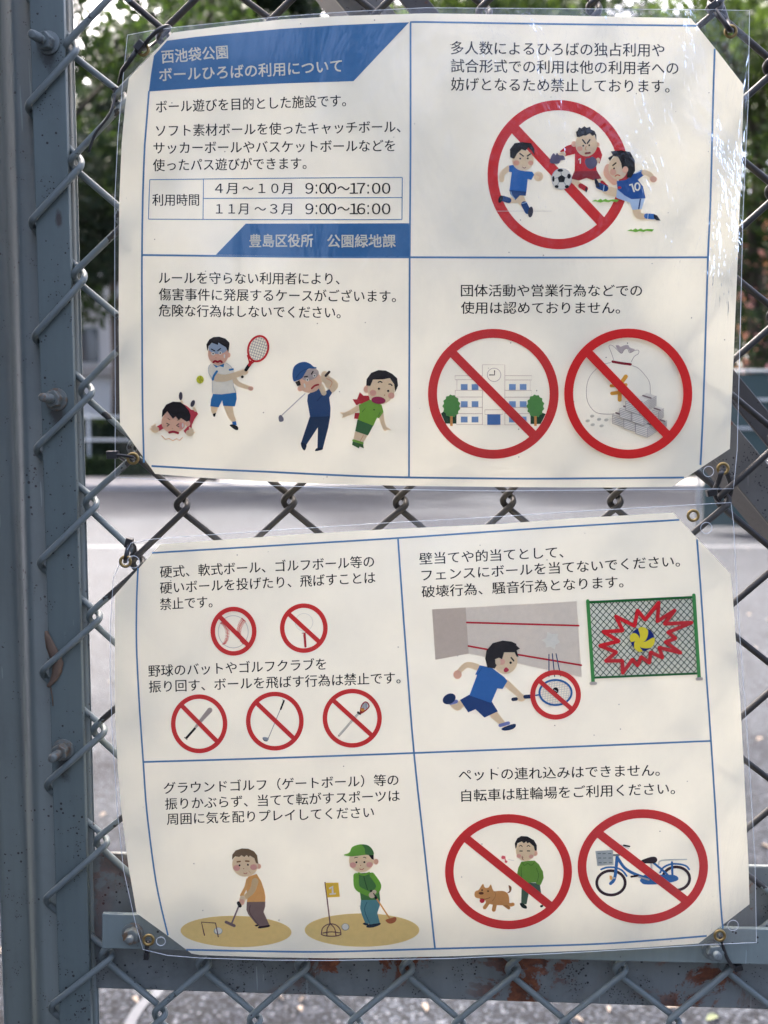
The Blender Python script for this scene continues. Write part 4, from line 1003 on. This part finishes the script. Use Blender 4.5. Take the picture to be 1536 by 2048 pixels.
p.line([(1188, 355), (1208, 345), (1228, 355)], 13, HAIR); p.line([(1305, 375), (1325, 375), (1338, 390)], 13, HAIR); p.dot(1195, 425, 13); p.dot(1297, 449, 13); p.dot(1256, 495, 6, (150, 80, 60))
p.ell(1190, 552, 78, 40, (148, 36, 78), 5)
p.build('printed_picture', 'printed picture of a club swinger in a cap and a struck child in green')

# 4 school building in a ring
p = Print(D_up, up_paper, 850, 650, 5.486)
OUT = (168, 150, 146)
p.poly([(175, 970), (230, 930), (350, 960), (345, 1082), (225, 1082)], (32, 66, 44)); p.poly([(1158, 1000), (1240, 950), (1325, 975), (1268, 1086), (1158, 1086)], (32, 66, 44))
def rect(x0, y0, x1, y1, col=None, w_=5):
    if col: p.poly([(x0, y0), (x1, y0), (x1, y1), (x0, y1)], col)
    else: p.line([(x0, y0), (x1, y0), (x1, y1), (x0, y1), (x0, y0)], w_, OUT, False)
for a in [(630, 436, 876, 1095), (330, 556, 630, 600), (350, 600, 630, 716), (332, 716, 630, 790), (345, 790, 630, 903), (345, 903, 630, 972), (345, 972, 630, 1092), (876, 556, 1172, 603), (876, 603, 1155, 718), (876, 718, 1170, 792), (876, 792, 1150, 905), (876, 905, 1150, 972), (876, 972, 1155, 1095), (657, 930, 852, 980)]: rect(*a)
for x in (393, 512, 922, 1040):
    for y in (648, 836, 1005): rect(x, y, x + 74, y + 64, (116, 148, 196))
rect(683, 980, 828, 1095, (72, 112, 172))
p.ring(758, 547, 77, 76, 6, (150, 138, 142), 40); p.line([(763, 502), (763, 548), (708, 548)], 11, BLACK, False)
for cx, fl in ((290, 1), (1212, 1)):
    p.poly([(cx - 90 + (8 if i % 2 else 0) + 0, 0) for i in range(0)] or [(cx + (92 + (9 if k % 2 else -5)) * math.cos(t) * (.98), 890 + 122 * math.sin(t) * (1 + (.05 if k % 2 else -.03))) for k, t in enumerate([2 * math.pi * i / 26 for i in range(26)])], (82, 138, 72), True)
    p.line([(cx, 1000), (cx, 1108)], 28, (200, 142, 78), False, False)
p.ban(749.5, 755, 717, 713, 99, (318, 325), (1176, 1190), 98)
p.build('printed_picture', 'printed picture of a white school building with two trees behind a red ring and slash')

# 5 money bag in a ring
p = Print(D_up, up_paper, 1120, 650, 5.486); G1 = (150, 138, 142)
p.poly([(610, 230), (640, 222), (665, 238), (700, 225), (745, 218), (770, 250), (820, 268), (775, 305), (745, 258), (700, 275), (680, 310), (650, 290)], (178, 168, 172), True)
p.line([(590, 385), (565, 310), (537, 235), (560, 220), (600, 245), (650, 295), (680, 310), (705, 270), (740, 260), (765, 305), (820, 280), (862, 278), (860, 315), (815, 345), (782, 405)], 5, G1)
p.line([(560, 412), (480, 432), (390, 490), (320, 580), (290, 700), (300, 830), (350, 920), (420, 968), (560, 978), (650, 960)], 5, G1)
p.line([(790, 445), (860, 475), (940, 560), (985, 640), (990, 760)], 5, G1)
p.line([(578, 402), (680, 420), (775, 432)], 28, (132, 30, 48))
p.line([(560, 668), (725, 655)], 34, (222, 158, 62)); p.line([(570, 750), (670, 740)], 40, (222, 158, 62)); p.line([(722, 565), (655, 660), (655, 820)], 46, (222, 158, 62), False)
for x, y in ((352, 1000), (303, 1052), (428, 1035), (507, 1042), (358, 1094), (456, 1107)): p.ell(x, y, 24, 15, (186, 186, 180), -10)
def bundle(x, y, w1, h1, w2):
    """stack of notes drawn as a box in oblique view"""
    sl = .32
    p.poly([(x, y), (x + w2 * .55, y - w2 * .35), (x + w1 + w2 * .55, y - w2 * .35 + w1 * sl), (x + w1, y + w1 * sl)], (206, 202, 198)); 
    p.poly([(x, y), (x + w1, y + w1 * sl), (x + w1, y + h1 + w1 * sl), (x, y + h1)], (212, 208, 203)); p.poly([(x + w1, y + w1 * sl), (x + w1 + w2 * .55, y - w2 * .35 + w1 * sl), (x + w1 + w2 * .55, y + h1 - w2 * .35 + w1 * sl), (x + w1, y + h1 + w1 * sl)], (200, 196, 192))
    n = 5
    for i in range(n + 1):
        d = h1 * i / n; p.line([(x, y + d), (x + w1, y + d + w1 * sl)], 4, (140, 130, 134), False); p.line([(x + w1, y + d + w1 * sl), (x + w1 + w2 * .55, y + d - w2 * .35 + w1 * sl)], 4, (140, 130, 134), False)
    p.line([(x + w2 * .3, y - w2 * .16), (x + w1 * .8 + w2 * .3, y - w2 * .16 + w1 * sl * .8)], 16, (126, 108, 112), False)
    p.line([(x, y), (x, y + h1)], 4, G1, False); p.line([(x + w1, y + w1 * sl), (x + w1, y + w1 * sl + h1)], 4, G1, False)
for a in [(862, 800, 110, 100, 160), (1000, 930, 80, 90, 110), (1080, 1050, 60, 60, 60), (575, 985, 125, 95, 130), (700, 1035, 125, 95, 130), (830, 1090, 130, 100, 200), (655, 915, 125, 95, 150), (790, 965, 130, 95, 190), (720, 838, 150, 95, 190)]: bundle(*a)
p.ban(748.5, 753, 703, 714, 99, (335, 330), (1157, 1185), 98)
p.build('printed_picture', 'printed picture of a money bag and bundles of notes behind a red ring and slash')

# 6..10 small rings
p = Print(D_lo, lo_paper, 330, 1200, 3.413)
p.ring(466, 217, 104, 112, 4, (160, 160, 165), 48)
for sg, base in ((1, [(388, 155), (412, 180), (427, 220), (420, 270), (400, 305)]), (-1, [(538, 135), (515, 170), (505, 215), (512, 255), (528, 298)])):
    p.line(base, 3, (196, 60, 66))
    q = crom(base, False, 5)
    for k in range(0, len(q) - 1, 1):
        x, y = q[k]; p.line([(x - 14, y - 8 * sg * -1 - 6), (x, y), (x + 14, y - 8 * sg + 4)], 3.4, (188, 40, 48), False)
p.ban(467.5, 213, 157, 167, 31, (372, 112), (568, 310), 31)
p.build('printed_picture', 'printed picture of a baseball behind a small red ring and slash')
p = Print(D_lo, lo_paper, 330, 1200, 3.413)
p.ring(949, 152, 62, 62, 4, (190, 190, 190), 40); p.line([(936, 226), (966, 224), (958, 235), (964, 320), (956, 322), (946, 240)], 5, (150, 36, 44), False); p.line([(951, 232), (958, 318)], 14, (178, 46, 56))
p.ban(947.5, 192, 163, 169, 31, (845, 95), (1055, 288), 31)
p.build('printed_picture', 'printed picture of a golf ball on a tee behind a small red ring and slash')
p = Print(D_lo, lo_paper, 330, 1200, 3.413)
p.line([(306, 752), (252, 815), (206, 872)], [36, 16], (156, 148, 148)); p.line([(203, 878), (146, 942)], 16, BLACK, False); p.line([(134, 938), (150, 952)], 7, (90, 90, 90))
p.ban(233, 845, 192.5, 201, 31, (105, 712), (362, 972), 31)
p.build('printed_picture', 'printed picture of a baseball bat behind a red ring and slash')
p = Print(D_lo, lo_paper, 330, 1200, 3.413)
p.line([(788, 745), (705, 945)], 5, (130, 130, 138), False); p.line([(812, 688), (790, 745)], 12, BLACK, False); p.poly([(666, 940), (680, 935), (705, 942), (706, 955), (690, 966), (672, 955)], (138, 146, 160), True); p.line([(668, 945), (678, 960), (700, 962)], 4, (50, 54, 60))
p.ban(749.5, 827, 197, 201, 31, (620, 698), (890, 955), 31)
p.build('printed_picture', 'printed picture of a golf club behind a red ring and slash')
p = Print(D_lo, lo_paper, 330, 1200, 3.413)
p.line([(1320, 775), (1188, 925)], 13, (130, 126, 126), False); p.line([(1318, 778), (1190, 922)], 8, (226, 222, 216), False); p.line([(1318, 768), (1332, 776)], 16, (60, 50, 50)); 
p.poly([(1330, 770), (1338, 720), (1365, 692), (1390, 705), (1394, 735), (1350, 772)], (150, 44, 40), True); p.poly([(1340, 750), (1345, 722), (1366, 700), (1384, 710), (1386, 732), (1356, 755)], (206, 208, 212), True); p.ell(1348, 748, 14, 12, (214, 140, 62))
for k in range(4): p.line([(1350 + k * 9, 704), (1344 + k * 10, 742)], 3, (70, 76, 84), False)
p.ban(1278, 807, 202, 201, 31, (1145, 682), (1418, 930), 31)
p.build('printed_picture', 'printed picture of a lacrosse stick behind a red ring and slash')

# 11 wall hitter
p = Print(D_lo, lo_paper, 850, 1180, 4.8)
p.poly([(68, 185), (390, 168), (420, 610), (100, 670)], (184, 172, 164)); p.poly([(390, 168), (1455, 108), (1505, 835), (880, 705), (560, 640), (420, 610)], (206, 198, 191))
p.line([(402, 312), (1475, 342)], 18, (178, 34, 50), False); p.line([(418, 538), (640, 578), (900, 622), (1500, 722)], 18, (178, 34, 50))
p.poly([(1175, 398), (1215, 422), (1278, 420), (1270, 465), (1298, 500), (1255, 525), (1245, 570), (1205, 545), (1160, 552), (1158, 505), (1118, 482), (1165, 460)], (228, 226, 218))
for a, b in (((1190, 618), (1190, 830)), ((1222, 612), (1245, 830)), ((1258, 612), (1302, 825))): p.line([a, b], 10, (30, 52, 104), False)
p.line([(500, 740), (400, 720), (320, 790)], [66, 46], SKIN); p.ell(312, 812, 40, 42, SKIN2)
p.line([(350, 1090), (310, 1130), (262, 1095)], [72, 48], SKIN); p.line([(300, 1070), (245, 1085)], 36, (110, 122, 180)); p.ell(232, 1045, 66, 48, (24, 48, 90), -28)
p.line([(665, 1200), (755, 1290)], [80, 52], SKIN); p.line([(722, 1300), (800, 1278)], 34, (110, 122, 180), False); p.poly([(735, 1330), (800, 1300), (865, 1285), (868, 1315), (830, 1340), (760, 1350)], (24, 48, 90), True)
p.poly([(335, 1055), (425, 1005), (640, 1070), (700, 1165), (570, 1225), (485, 1145), (415, 1175)], (24, 60, 118))
p.line([(775, 890), (920, 1020)], [70, 52], SKIN); p.ell(925, 1035, 42, 36, SKIN)
p.poly([(525, 722), (640, 745), (760, 835), (792, 875), (745, 950), (695, 945), (635, 1085), (425, 1012), (500, 815), (482, 812)], (40, 98, 168)); p.line([(550, 745), (500, 815)], 5, (26, 70, 130))
p.line([(845, 1050), (875, 1046)], 34, (22, 36, 66), False); p.line([(962, 1025), (1015, 1022)], 38, (24, 44, 84), False)
p.line([(1015, 1020), (1100, 1005)], 14, (38, 92, 156))
import itertools
for k in range(-5, 6):
    u = k * 25; hl = 118 * math.sqrt(max(.05, 1 - (u / 150) ** 2))
    p.line([(1250 + u + 20, 985 - hl * .92), (1250 + u - 20 + 18, 985 + hl * .92)], 5, (176, 178, 186), False)
    u2 = k * 22; hl2 = 148 * math.sqrt(max(.05, 1 - (u2 / 122) ** 2)); p.line([(1250 - hl2, 985 + u2 + 20), (1250 + hl2, 985 + u2 - 20)], 5, (176, 178, 186), False)
p.ring(1253, 984, 164, 130, 20, (38, 92, 156), 48); p.ell(1254, 965, 28, 31, (20, 20, 24)); p.line([(1240, 958), (1268, 975)], 4, (200, 200, 205), False)
p.ell(690, 700, 24, 30, SKIN2); p.ell(770, 680, 118, 125, SKIN); p.ell(735, 690, 34, 30, (230, 165, 150))
p.poly([(600, 745), (578, 660), (590, 580), (650, 510), (745, 485), (830, 495), (875, 515), (880, 535), (912, 562), (880, 580), (898, 640), (880, 640), (860, 598), (760, 598), (740, 665), (710, 650), (672, 665), (688, 720), (670, 755), (620, 745)], HAIR)
p.ell(700, 690, 26, 34, SKIN); p.line([(828, 650), (852, 680)], 14, HAIR); p.dot(822, 698, 12); p.poly([(758, 760), (780, 742), (806, 768), (780, 790), (758, 782)], (178, 50, 72), True)
p.ban(1253.5, 1006, 243.5, 238.5, 48, (1098, 872), (1405, 1140), 44)
p.build('printed_picture', 'printed picture of a boy hitting a wall, his racket under a small red ring')

# 12 ball hitting a green fence
p = Print(D_lo, lo_paper, 1160, 1180, 5.908)
q00, q10, q11, q01 = Vector((118, 140)), Vector((1335, 92)), Vector((1392, 985)), Vector((168, 1035))
def B2(s_, t_): return (q00 * (1 - s_) + q10 * s_) * (1 - t_) + (q01 * (1 - s_) + q11 * s_) * t_
p.poly([q00, q10, q11, q01], (214, 218, 212)); WN, HN = 16.6, 11.2
for k in range(-12, 29):
    for sg in (1, -1):
        # line  s*WN + sg*t*HN = c inside the unit square
        c = k if sg == 1 else k
        pts = []
        for t_ in (0, 1):
            s_ = (c - sg * t_ * HN) / WN
            if 0 <= s_ <= 1: pts.append((s_, t_))
        for s_ in (0, 1):
            t_ = (c - s_ * WN) / (sg * HN)
            if 0 < t_ < 1: pts.append((s_, t_))
        if len(pts) >= 2: p.line([tuple(B2(*pts[0])), tuple(B2(*pts[1]))], 8.5, (26, 58, 42), False, False)
p.line([(110, 145), (1330, 85)], 30, (34, 96, 52), False); p.line([(175, 1035), (1400, 985)], 26, (34, 96, 52), False)
p.line([(92, 130), (155, 1085)], 42, (62, 136, 74), False); p.line([(1345, 62), (1408, 1030)], 42, (62, 136, 74), False)
p.line([(130, 1104), (182, 1102)], 38, (168, 162, 162)); p.line([(1384, 1052), (1436, 1048)], 38, (168, 162, 162))
star = [(930, 148), (915, 370), (1120, 240), (1000, 400), (1320, 385), (1040, 500), (1130, 572), (1010, 615), (1190, 742), (935, 680), (975, 800), (835, 735), (820, 862), (725, 790), (680, 892), (620, 820), (505, 980), (500, 835), (305, 838), (430, 735), (235, 658), (460, 605), (275, 492), (505, 480), (425, 312), (645, 425), (680, 240), (770, 350)]
ctr = Vector((730, 560)); [p.line([a, b], 44, (196, 44, 52), False, False) for a, b in zip(star, star[1:] + star[:1])]
for a in star:
    v_ = Vector(a); d = (v_ - ctr).normalized(); p.ell(v_.x, v_.y, 20, 20, (196, 44, 52), 0, 8)
p.ell(738, 582, 143, 140, (34, 48, 110))
for k, pts in enumerate([[(690, 455), (745, 438), (800, 470), (800, 540), (765, 605), (705, 608), (708, 530)], [(592, 540), (640, 508), (690, 540), (704, 608), (650, 605), (600, 612)], [(704, 608), (650, 605), (640, 680), (690, 728), (740, 722), (712, 680)], [(704, 608), (770, 612), (870, 560), (882, 620), (840, 680), (760, 688), (712, 670)]]):
    p.poly(pts, (228, 196, 62), True)
p.build('printed_picture', 'printed picture of a ball bursting against a green wire fence')

# 13 mallet player
p = Print(D_lo, lo_paper, 350, 1670, 6.144)
p.ell(750, 1185, 682, 192, (212, 186, 124), 1, 60)
p.poly([(980, 1110), (1010, 1100), (1030, 1112), (1000, 1125)], (46, 30, 36), True); p.poly([(1020, 1130), (1060, 1112), (1160, 1105), (1155, 1130), (1090, 1142), (1030, 1148)], (46, 30, 36), True)
p.poly([(882, 822), (1110, 818), (1108, 880), (1088, 945), (1160, 1105), (1040, 1122), (990, 1085), (900, 975), (878, 920)], (116, 96, 94)); p.line([(925, 865), (915, 920), (935, 985), (1035, 1115)], 8, (82, 62, 66))
p.poly([(895, 515), (1005, 478), (1060, 570), (1098, 680), (1112, 760), (1108, 820), (885, 824), (890, 740), (870, 640)], (206, 156, 96)); p.line([(890, 545), (870, 640), (820, 740)], [30, 44], (206, 160, 104))
p.line([(985, 570), (950, 680), (862, 765)], [84, 62], (204, 178, 136)); p.ell(830, 790, 40, 46, SKIN); p.ell(820, 825, 34, 38, SKIN2)
p.line([(785, 870), (695, 1090)], 20, (110, 96, 108), False); p.line([(780, 835), (800, 872)], 42, BLACK); p.line([(628, 1070), (728, 1115)], 36, (110, 92, 98))
p.ell(530, 1180, 54, 44, (150, 158, 152)); p.ell(533, 1176, 44, 38, (218, 220, 216)); p.line([(362, 1232), (325, 1070), (498, 1082), (532, 1250)], 14, (92, 66, 74), False)
p.ell(1030, 385, 28, 32, SKIN2); p.ell(862, 365, 160, 148, SKIN); p.ell(758, 405, 42, 36, (228, 158, 148)); p.ell(965, 395, 42, 36, (228, 158, 148))
p.poly([(700, 305), (705, 240), (745, 190), (820, 165), (900, 168), (970, 200), (1010, 250), (1022, 352), (995, 345), (975, 285), (920, 252), (905, 272), (880, 245), (852, 270), (815, 248), (790, 270), (740, 262)], (112, 92, 70))
p.line([(765, 330), (800, 325)], 18, (130, 92, 62)); p.line([(868, 320), (908, 322)], 18, (130, 92, 62)); p.dot(793, 373, 12); p.dot(896, 366, 12); p.dot(843, 413, 6, (150, 70, 60)); p.line([(842, 466), (866, 476), (888, 464)], 7, (160, 50, 60)); p.line([(905, 440), (930, 468)], 4, (190, 120, 90))
p.build('printed_picture', 'printed picture of an older player with a mallet at a hoop')

# 14 ground golf player
p = Print(D_lo, lo_paper, 600, 1670, 6.144)
p.ell(762, 1168, 705, 205, (214, 188, 126), 0, 60)
p.poly([(770, 1092), (810, 1072), (840, 1090), (820, 1112)], (26, 40, 54), True); p.poly([(815, 1120), (860, 1092), (980, 1078), (980, 1105), (900, 1135), (830, 1138)], (26, 40, 54), True)
p.poly([(750, 795), (985, 792), (982, 860), (950, 960), (982, 1080), (870, 1098), (800, 1080), (760, 980), (738, 900)], (78, 128, 138)); p.line([(825, 822), (795, 900), (810, 980), (860, 1090)], 8, (48, 88, 98))
p.poly([(700, 470), (870, 462), (905, 560), (975, 690), (985, 798), (750, 800), (735, 700), (700, 560)], (70, 116, 62)); p.line([(785, 512), (805, 590), (830, 670)], 9, (40, 72, 44))
p.line([(690, 500), (700, 640), (790, 700), (860, 730)], [70, 60], (106, 162, 56)); p.line([(885, 490), (960, 600), (960, 660), (925, 700)], [62, 66], (106, 162, 56)); p.line([(720, 470), (780, 490), (850, 465)], 26, (106, 162, 56))
p.line([(940, 780), (1105, 1030)], 18, (206, 150, 88), False); p.line([(875, 690), (935, 775)], 32, (20, 22, 24)); p.ell(885, 738, 40, 38, SKIN); p.ell(912, 700, 28, 26, SKIN); p.line([(905, 718), (935, 770)], 14, BLACK, False)
p.poly([(1050, 1045), (1110, 1025), (1170, 1008), (1185, 1040), (1150, 1080), (1090, 1086)], (166, 96, 60), True)
p.ell(558, 1130, 48, 44, (140, 142, 138)); p.ell(558, 1128, 40, 37, (220, 220, 215))
p.line([(308, 585), (370, 1090)], 16, (108, 80, 84), False); p.poly([(312, 588), (472, 584), (490, 760), (335, 768)], (226, 178, 62)); p.line([(366, 655), (398, 628), (402, 722)], 22, WHITE, False); p.line([(370, 726), (434, 720)], 18, WHITE, False)
for q in ([(262, 1220), (275, 1150), (320, 1108), (375, 1092), (440, 1105), (490, 1155), (503, 1218)], [(262, 1222), (320, 1240), (440, 1242), (503, 1222)], [(330, 1235), (335, 1150), (372, 1092)], [(442, 1235), (425, 1150), (375, 1092)], [(280, 1205), (380, 1190), (490, 1203)]): p.line(q, 12, (104, 74, 78))
p.ell(935, 328, 30, 36, SKIN2); p.ell(755, 310, 155, 148, SKIN); p.ell(650, 370, 40, 34, (228, 158, 148)); p.ell(855, 365, 40, 34, (228, 158, 148))
p.poly([(835, 235), (905, 240), (905, 305), (880, 295)], HAIR)
p.poly([(540, 242), (605, 215), (640, 150), (720, 118), (800, 120), (880, 165), (905, 240), (800, 245), (640, 262), (560, 255)], (104, 160, 62), True); p.poly([(760, 117), (830, 125), (885, 170), (903, 238), (808, 236), (795, 165)], (72, 118, 66), True)
p.line([(668, 285), (685, 274), (708, 278)], 8, HAIR); p.line([(775, 275), (798, 274), (814, 286)], 8, HAIR); p.dot(693, 335, 12); p.dot(791, 333, 12); p.dot(744, 374, 6, (150, 70, 60)); p.line([(730, 414), (758, 427), (786, 410)], 7, (170, 50, 50))
p.build('printed_picture', 'printed picture of a player in a green cap beside a flag numbered one')

# 15 dog walker in a ring
p = Print(D_lo, lo_paper, 880, 1610, 5.486)
FUR = (190, 138, 84)
p.poly([(735, 965), (760, 940), (752, 882), (780, 895), (785, 925), (768, 960)], (118, 82, 56), True)
p.line([(720, 1080), (770, 1095), (800, 1090)], 40, FUR); p.line([(700, 1090), (755, 1130)], 34, (172, 122, 72)); p.line([(530, 1070), (490, 1125)], 42, FUR); p.line([(605, 1080), (590, 1150)], 44, FUR)
p.poly([(560, 960), (620, 945), (700, 945), (745, 975), (760, 1040), (745, 1095), (650, 1100), (560, 1090), (500, 1060)], FUR, True)
p.poly([(425, 930), (470, 866), (492, 905), (530, 905), (558, 872), (578, 925), (608, 975), (600, 1020), (560, 1050), (500, 1050), (440, 1030), (385, 1010), (380, 960), (400, 940)], (196, 144, 88), True)
p.line([(600, 950), (608, 1000), (575, 1050)], 5, (160, 112, 66)); p.ell(462, 1050, 28, 26, (190, 44, 60)); p.line([(440, 1025), (495, 1032), (550, 1015)], 6, (120, 70, 40)); p.ell(452, 968, 28, 15, (96, 58, 40)); p.dot(462, 934, 9); p.dot(527, 945, 9)
p.poly([(895, 910), (975, 960), (950, 1090), (890, 1085)], (64, 88, 74)); p.poly([(960, 850), (1095, 860), (1115, 1000), (1000, 960)], (64, 88, 74)); p.poly([(875, 1080), (910, 1080), (950, 1110), (948, 1138), (900, 1125)], (24, 36, 34), True); p.ell(1115, 1110, 18, 14, (24, 36, 34), -20)
p.poly([(890, 625), (960, 612), (1040, 610), (1085, 650), (1130, 730), (1138, 800), (1105, 878), (1065, 870), (1050, 850), (900, 855), (845, 760), (858, 690)], (98, 142, 56)); p.line([(890, 680), (895, 800)], 5, (60, 96, 40)); p.line([(1055, 690), (1082, 770), (1062, 850)], 5, (60, 96, 40))
p.line([(905, 632), (925, 662), (962, 642), (1002, 662), (1035, 630)], 7, (70, 108, 46))
p.ell(1045, 530, 26, 30, SKIN2); p.ell(935, 505, 104, 112, SKIN); p.ell(865, 560, 26, 22, (228, 160, 148)); p.ell(1000, 565, 26, 22, (228, 160, 148))
p.poly([(828, 480), (820, 420), (848, 365), (890, 340), (960, 345), (1030, 385), (1062, 440), (1062, 502), (1040, 500), (1030, 455), (980, 410), (960, 420), (945, 400), (920, 420), (898, 400), (850, 420), (838, 470)], HAIR)
p.line([(870, 452), (888, 442), (902, 458)], 8, HAIR); p.line([(955, 456), (970, 444), (988, 456)], 8, HAIR); p.line([(876, 505), (902, 505)], 11, BLACK, False); p.line([(958, 504), (984, 504)], 11, BLACK, False)
p.line([(908, 562), (898, 572), (912, 580), (900, 590), (918, 600)], 6, (140, 60, 60)); p.ell(692, 575, 20, 20, (206, 92, 106)); p.line([(712, 565), (715, 600), (728, 630)], 12, (206, 92, 106)); p.ell(725, 622, 16, 14, (206, 92, 106)); p.line([(750, 598), (780, 605), (812, 610)], 6, (180, 180, 185))
VS = []
p.ban(752, 732, 697, 632, 94, (290, 368), (1212, 1108), 92)
p.build('printed_picture', 'printed picture of a whistling man with a brown dog behind a red ring and slash')

# 16 bicycle in a ring
p = Print(D_lo, lo_paper, 1140, 1600, 5.297)
p.ring(434, 878, 166, 144, 30, (48, 30, 38), 56); p.ring(434, 878, 134, 114, 4, (190, 186, 186), 48)
p.ring(1125, 832, 158, 138, 30, (48, 30, 38), 56); p.ring(1125, 832, 126, 108, 4, (190, 186, 186), 48)
BK = (44, 100, 164)
p.line([(330, 735), (390, 715), (470, 715), (550, 745), (600, 805)], 20, BK); p.line([(955, 770), (990, 715), (1070, 680), (1160, 680), (1230, 700), (1262, 735)], 20, BK)
p.line([(500, 600), (475, 820), (430, 885)], 34, BK); p.line([(510, 620), (580, 720), (700, 790), (830, 830)], 32, BK); p.line([(885, 665), (1000, 760), (1040, 800)], 24, BK); p.line([(1080, 660), (1085, 800)], 24, BK)
p.poly([(745, 840), (800, 790), (960, 790), (1100, 795), (1148, 825), (1120, 860), (960, 890), (800, 895), (750, 870)], BK, True)
p.line([(860, 670), (865, 735)], 20, (166, 172, 178), False); p.line([(940, 685), (975, 640), (1235, 630)], 14, (160, 168, 176)); p.line([(455, 585), (520, 582)], 22, (110, 116, 122), False); p.line([(540, 475), (620, 512)], 10, (170, 176, 182)); p.line([(570, 480), (630, 492)], 18, BLACK)
p.poly([(268, 540), (455, 530), (462, 688), (290, 698)], (158, 166, 172))
for yy in (568, 615, 665):
    for xx in (310, 362, 420): p.line([(xx - 14 + (yy - 568) * .1, yy), (xx + 14 + (yy - 568) * .1, yy - 1)], 8, (92, 102, 112), False)
p.poly([(755, 640), (850, 605), (905, 603), (925, 635), (900, 668), (820, 672), (770, 668)], (40, 28, 34), True); p.line([(650, 812), (720, 802)], 22, (40, 28, 34)); p.line([(725, 812), (835, 845)], 18, (150, 158, 166)); p.poly([(418, 800), (445, 802), (445, 848), (422, 842)], (218, 160, 92)); p.poly([(448, 812), (492, 826), (450, 840)], (158, 166, 172))
p.ban(771.5, 705, 691, 607, 93, (318, 365), (1212, 1052), 92)
p.build('printed_picture', 'printed picture of a blue bicycle behind a red ring and slash')

# little printing flecks and a pink smudge are in the paper; brass eyelets and holes
for D, root, L in ((D_up, up, [(286, 99), (265.6, 917), (1446, 937), (1461.5, 63)]), (D_lo, lo, [(251, 1123), (1386.5, 1031), (297, 1880), (1439.5, 1871)])):
    for x, y in L: grommet(root, D, x, y, 12.5)
for D, root, L in ((D_up, up, [(1417, 943, 10)]), (D_lo, lo, [(267, 1124, 12), (1412.6, 1056, 11), (321.6, 1882.6, 9), (1466, 1851, 11)])):
    for x, y, r_ in L: punched(root, D, x, y, r_)

# ------------------------------------------------------------------ cable ties
def tie(label, pts, r, head, hs=.0032, tail=None):
    w0 = [W(x, y, d) for x, y, d in pts]
    # smooth the path
    sm = []
    for i in range(len(w0) - 1):
        a, b, c, d = w0[max(i - 1, 0)], w0[i], w0[i + 1], w0[min(i + 2, len(w0) - 1)]
        for k in range(5):
            t = k / 5; sm.append(.5 * ((2 * b) + (c - a) * t + (2 * a - 5 * b + 4 * c - d) * t * t + (3 * b - a - 3 * c + d) * t ** 3))
    sm.append(w0[-1])
    hx = W(*head[:3])
    root = empty('cable_tie', hx, label, 'cable tie', 'black cable ties holding the sheets')
    mesh('strap', *tube(sm, r, 8, True, .55), M['black_plastic'], root, True)
    if tail:
        tw = [W(x, y, d) for x, y, d in tail]; mesh('tail', *tube(tw, [r, r, r * .9, r * .45][:len(tw)] if len(tw) <= 4 else r * .85, 8, True, .5), M['black_plastic'], root, True)
    a = R(head[3]); vs, fs = box(-hs * 1.15, hs * 1.15, -hs * .9, hs * .9, -hs * .8, hs * .8)
    vs = [Vector((v[0] * math.cos(a) - v[2] * math.sin(a), v[1], v[0] * math.sin(a) + v[2] * math.cos(a))) + hx for v in vs]
    bevel(mesh('head', vs, fs, M['black_plastic'], root), .0006, 2)
tie('long cable tie at the title band corner, its thin tail hanging over the mesh', [(288, 99, -.010), (290, 88, -.0185), (312, 64, -.0185), (330, 54, -.014), (340, 58, -.006), (322, 76, .004), (300, 92, .001), (288, 99, -.010)], .0017, (279, 93, -.0185, 50), .0030,
    [(279, 93, -.018), (262, 118, -.018), (244, 142, -.014), (236, 168, -.008)])
o = tie('thin cable tie end pointing down over the wires beside the upper sheet', [(232, 180, -.003), (225, 215, -.0075), (213, 238, -.0085), (190, 268, -.0085), (178, 304, -.0085)], .0010, (233, 182, -.003, 70), .0020)
tie('cable tie rising from the brass eyelet to a dark knot at the top wire crossing', [(1461, 62, -.010), (1458, 58, -.0185), (1443, 38, -.016), (1428, 18, -.010), (1418, 8, -.002), (1424, -4, .006), (1440, 8, .005), (1452, 40, .002), (1461, 62, -.010)], .0022, (1424, 14, -.0105, 35), .0030, [(1424, 14, -.0105), (1437, 6, -.011), (1447, -6, -.011)])
tie('short cable tie whose square head points away from the upper sheet towards the post', [(266, 917, -.010), (262, 914, -.0185), (245, 911, -.0200), (228, 910, -.0185), (240, 915, -.006), (258, 925, .004), (266, 917, -.010)], .0018, (226, 909.5, -.0185, 2), .0034)
tie('cable tie hanging from the lower eyelet of the upper sheet to the mesh knot', [(1445, 939, -.010), (1443, 944, -.0185), (1437, 962, -.0165), (1429, 984, -.012), (1436, 1003, -.004), (1452, 1003, .006), (1462, 975, .006), (1452, 945, .002), (1445, 939, -.010)], .0019, (1423, 985, -.0125, 15), .0030)
tie('small cable tie standing above the eyelet at the top corner of the lower sheet', [(251, 1124, -.014), (252, 1116, -.0205), (256, 1098, -.019), (262, 1085, -.014), (270, 1095, -.004), (262, 1112, .003), (251, 1124, -.014)], .0017, (258, 1086, -.0155, 75), .0030)
tie('short cable tie hanging down from the eyelet over the rusty rail', [(297, 1881, -.013), (295, 1884, -.0195), (294, 1896, -.0185), (293, 1910, -.0165), (295, 1902, -.006), (297, 1888, -.007), (297, 1881, -.013)], .0018, (293, 1911, -.017, 88), .0023)
tie('long thin cable tie curving down across the retaining bar to the mesh', [(1439.5, 1871, -.013), (1441, 1873, -.0195), (1447, 1895, -.0190), (1455, 1918, -.0165), (1466, 1933, -.011), (1478, 1936, -.003), (1470, 1925, .004), (1456, 1932, .004)], .0014, (1475, 1934, -.0075, 15), .0028)
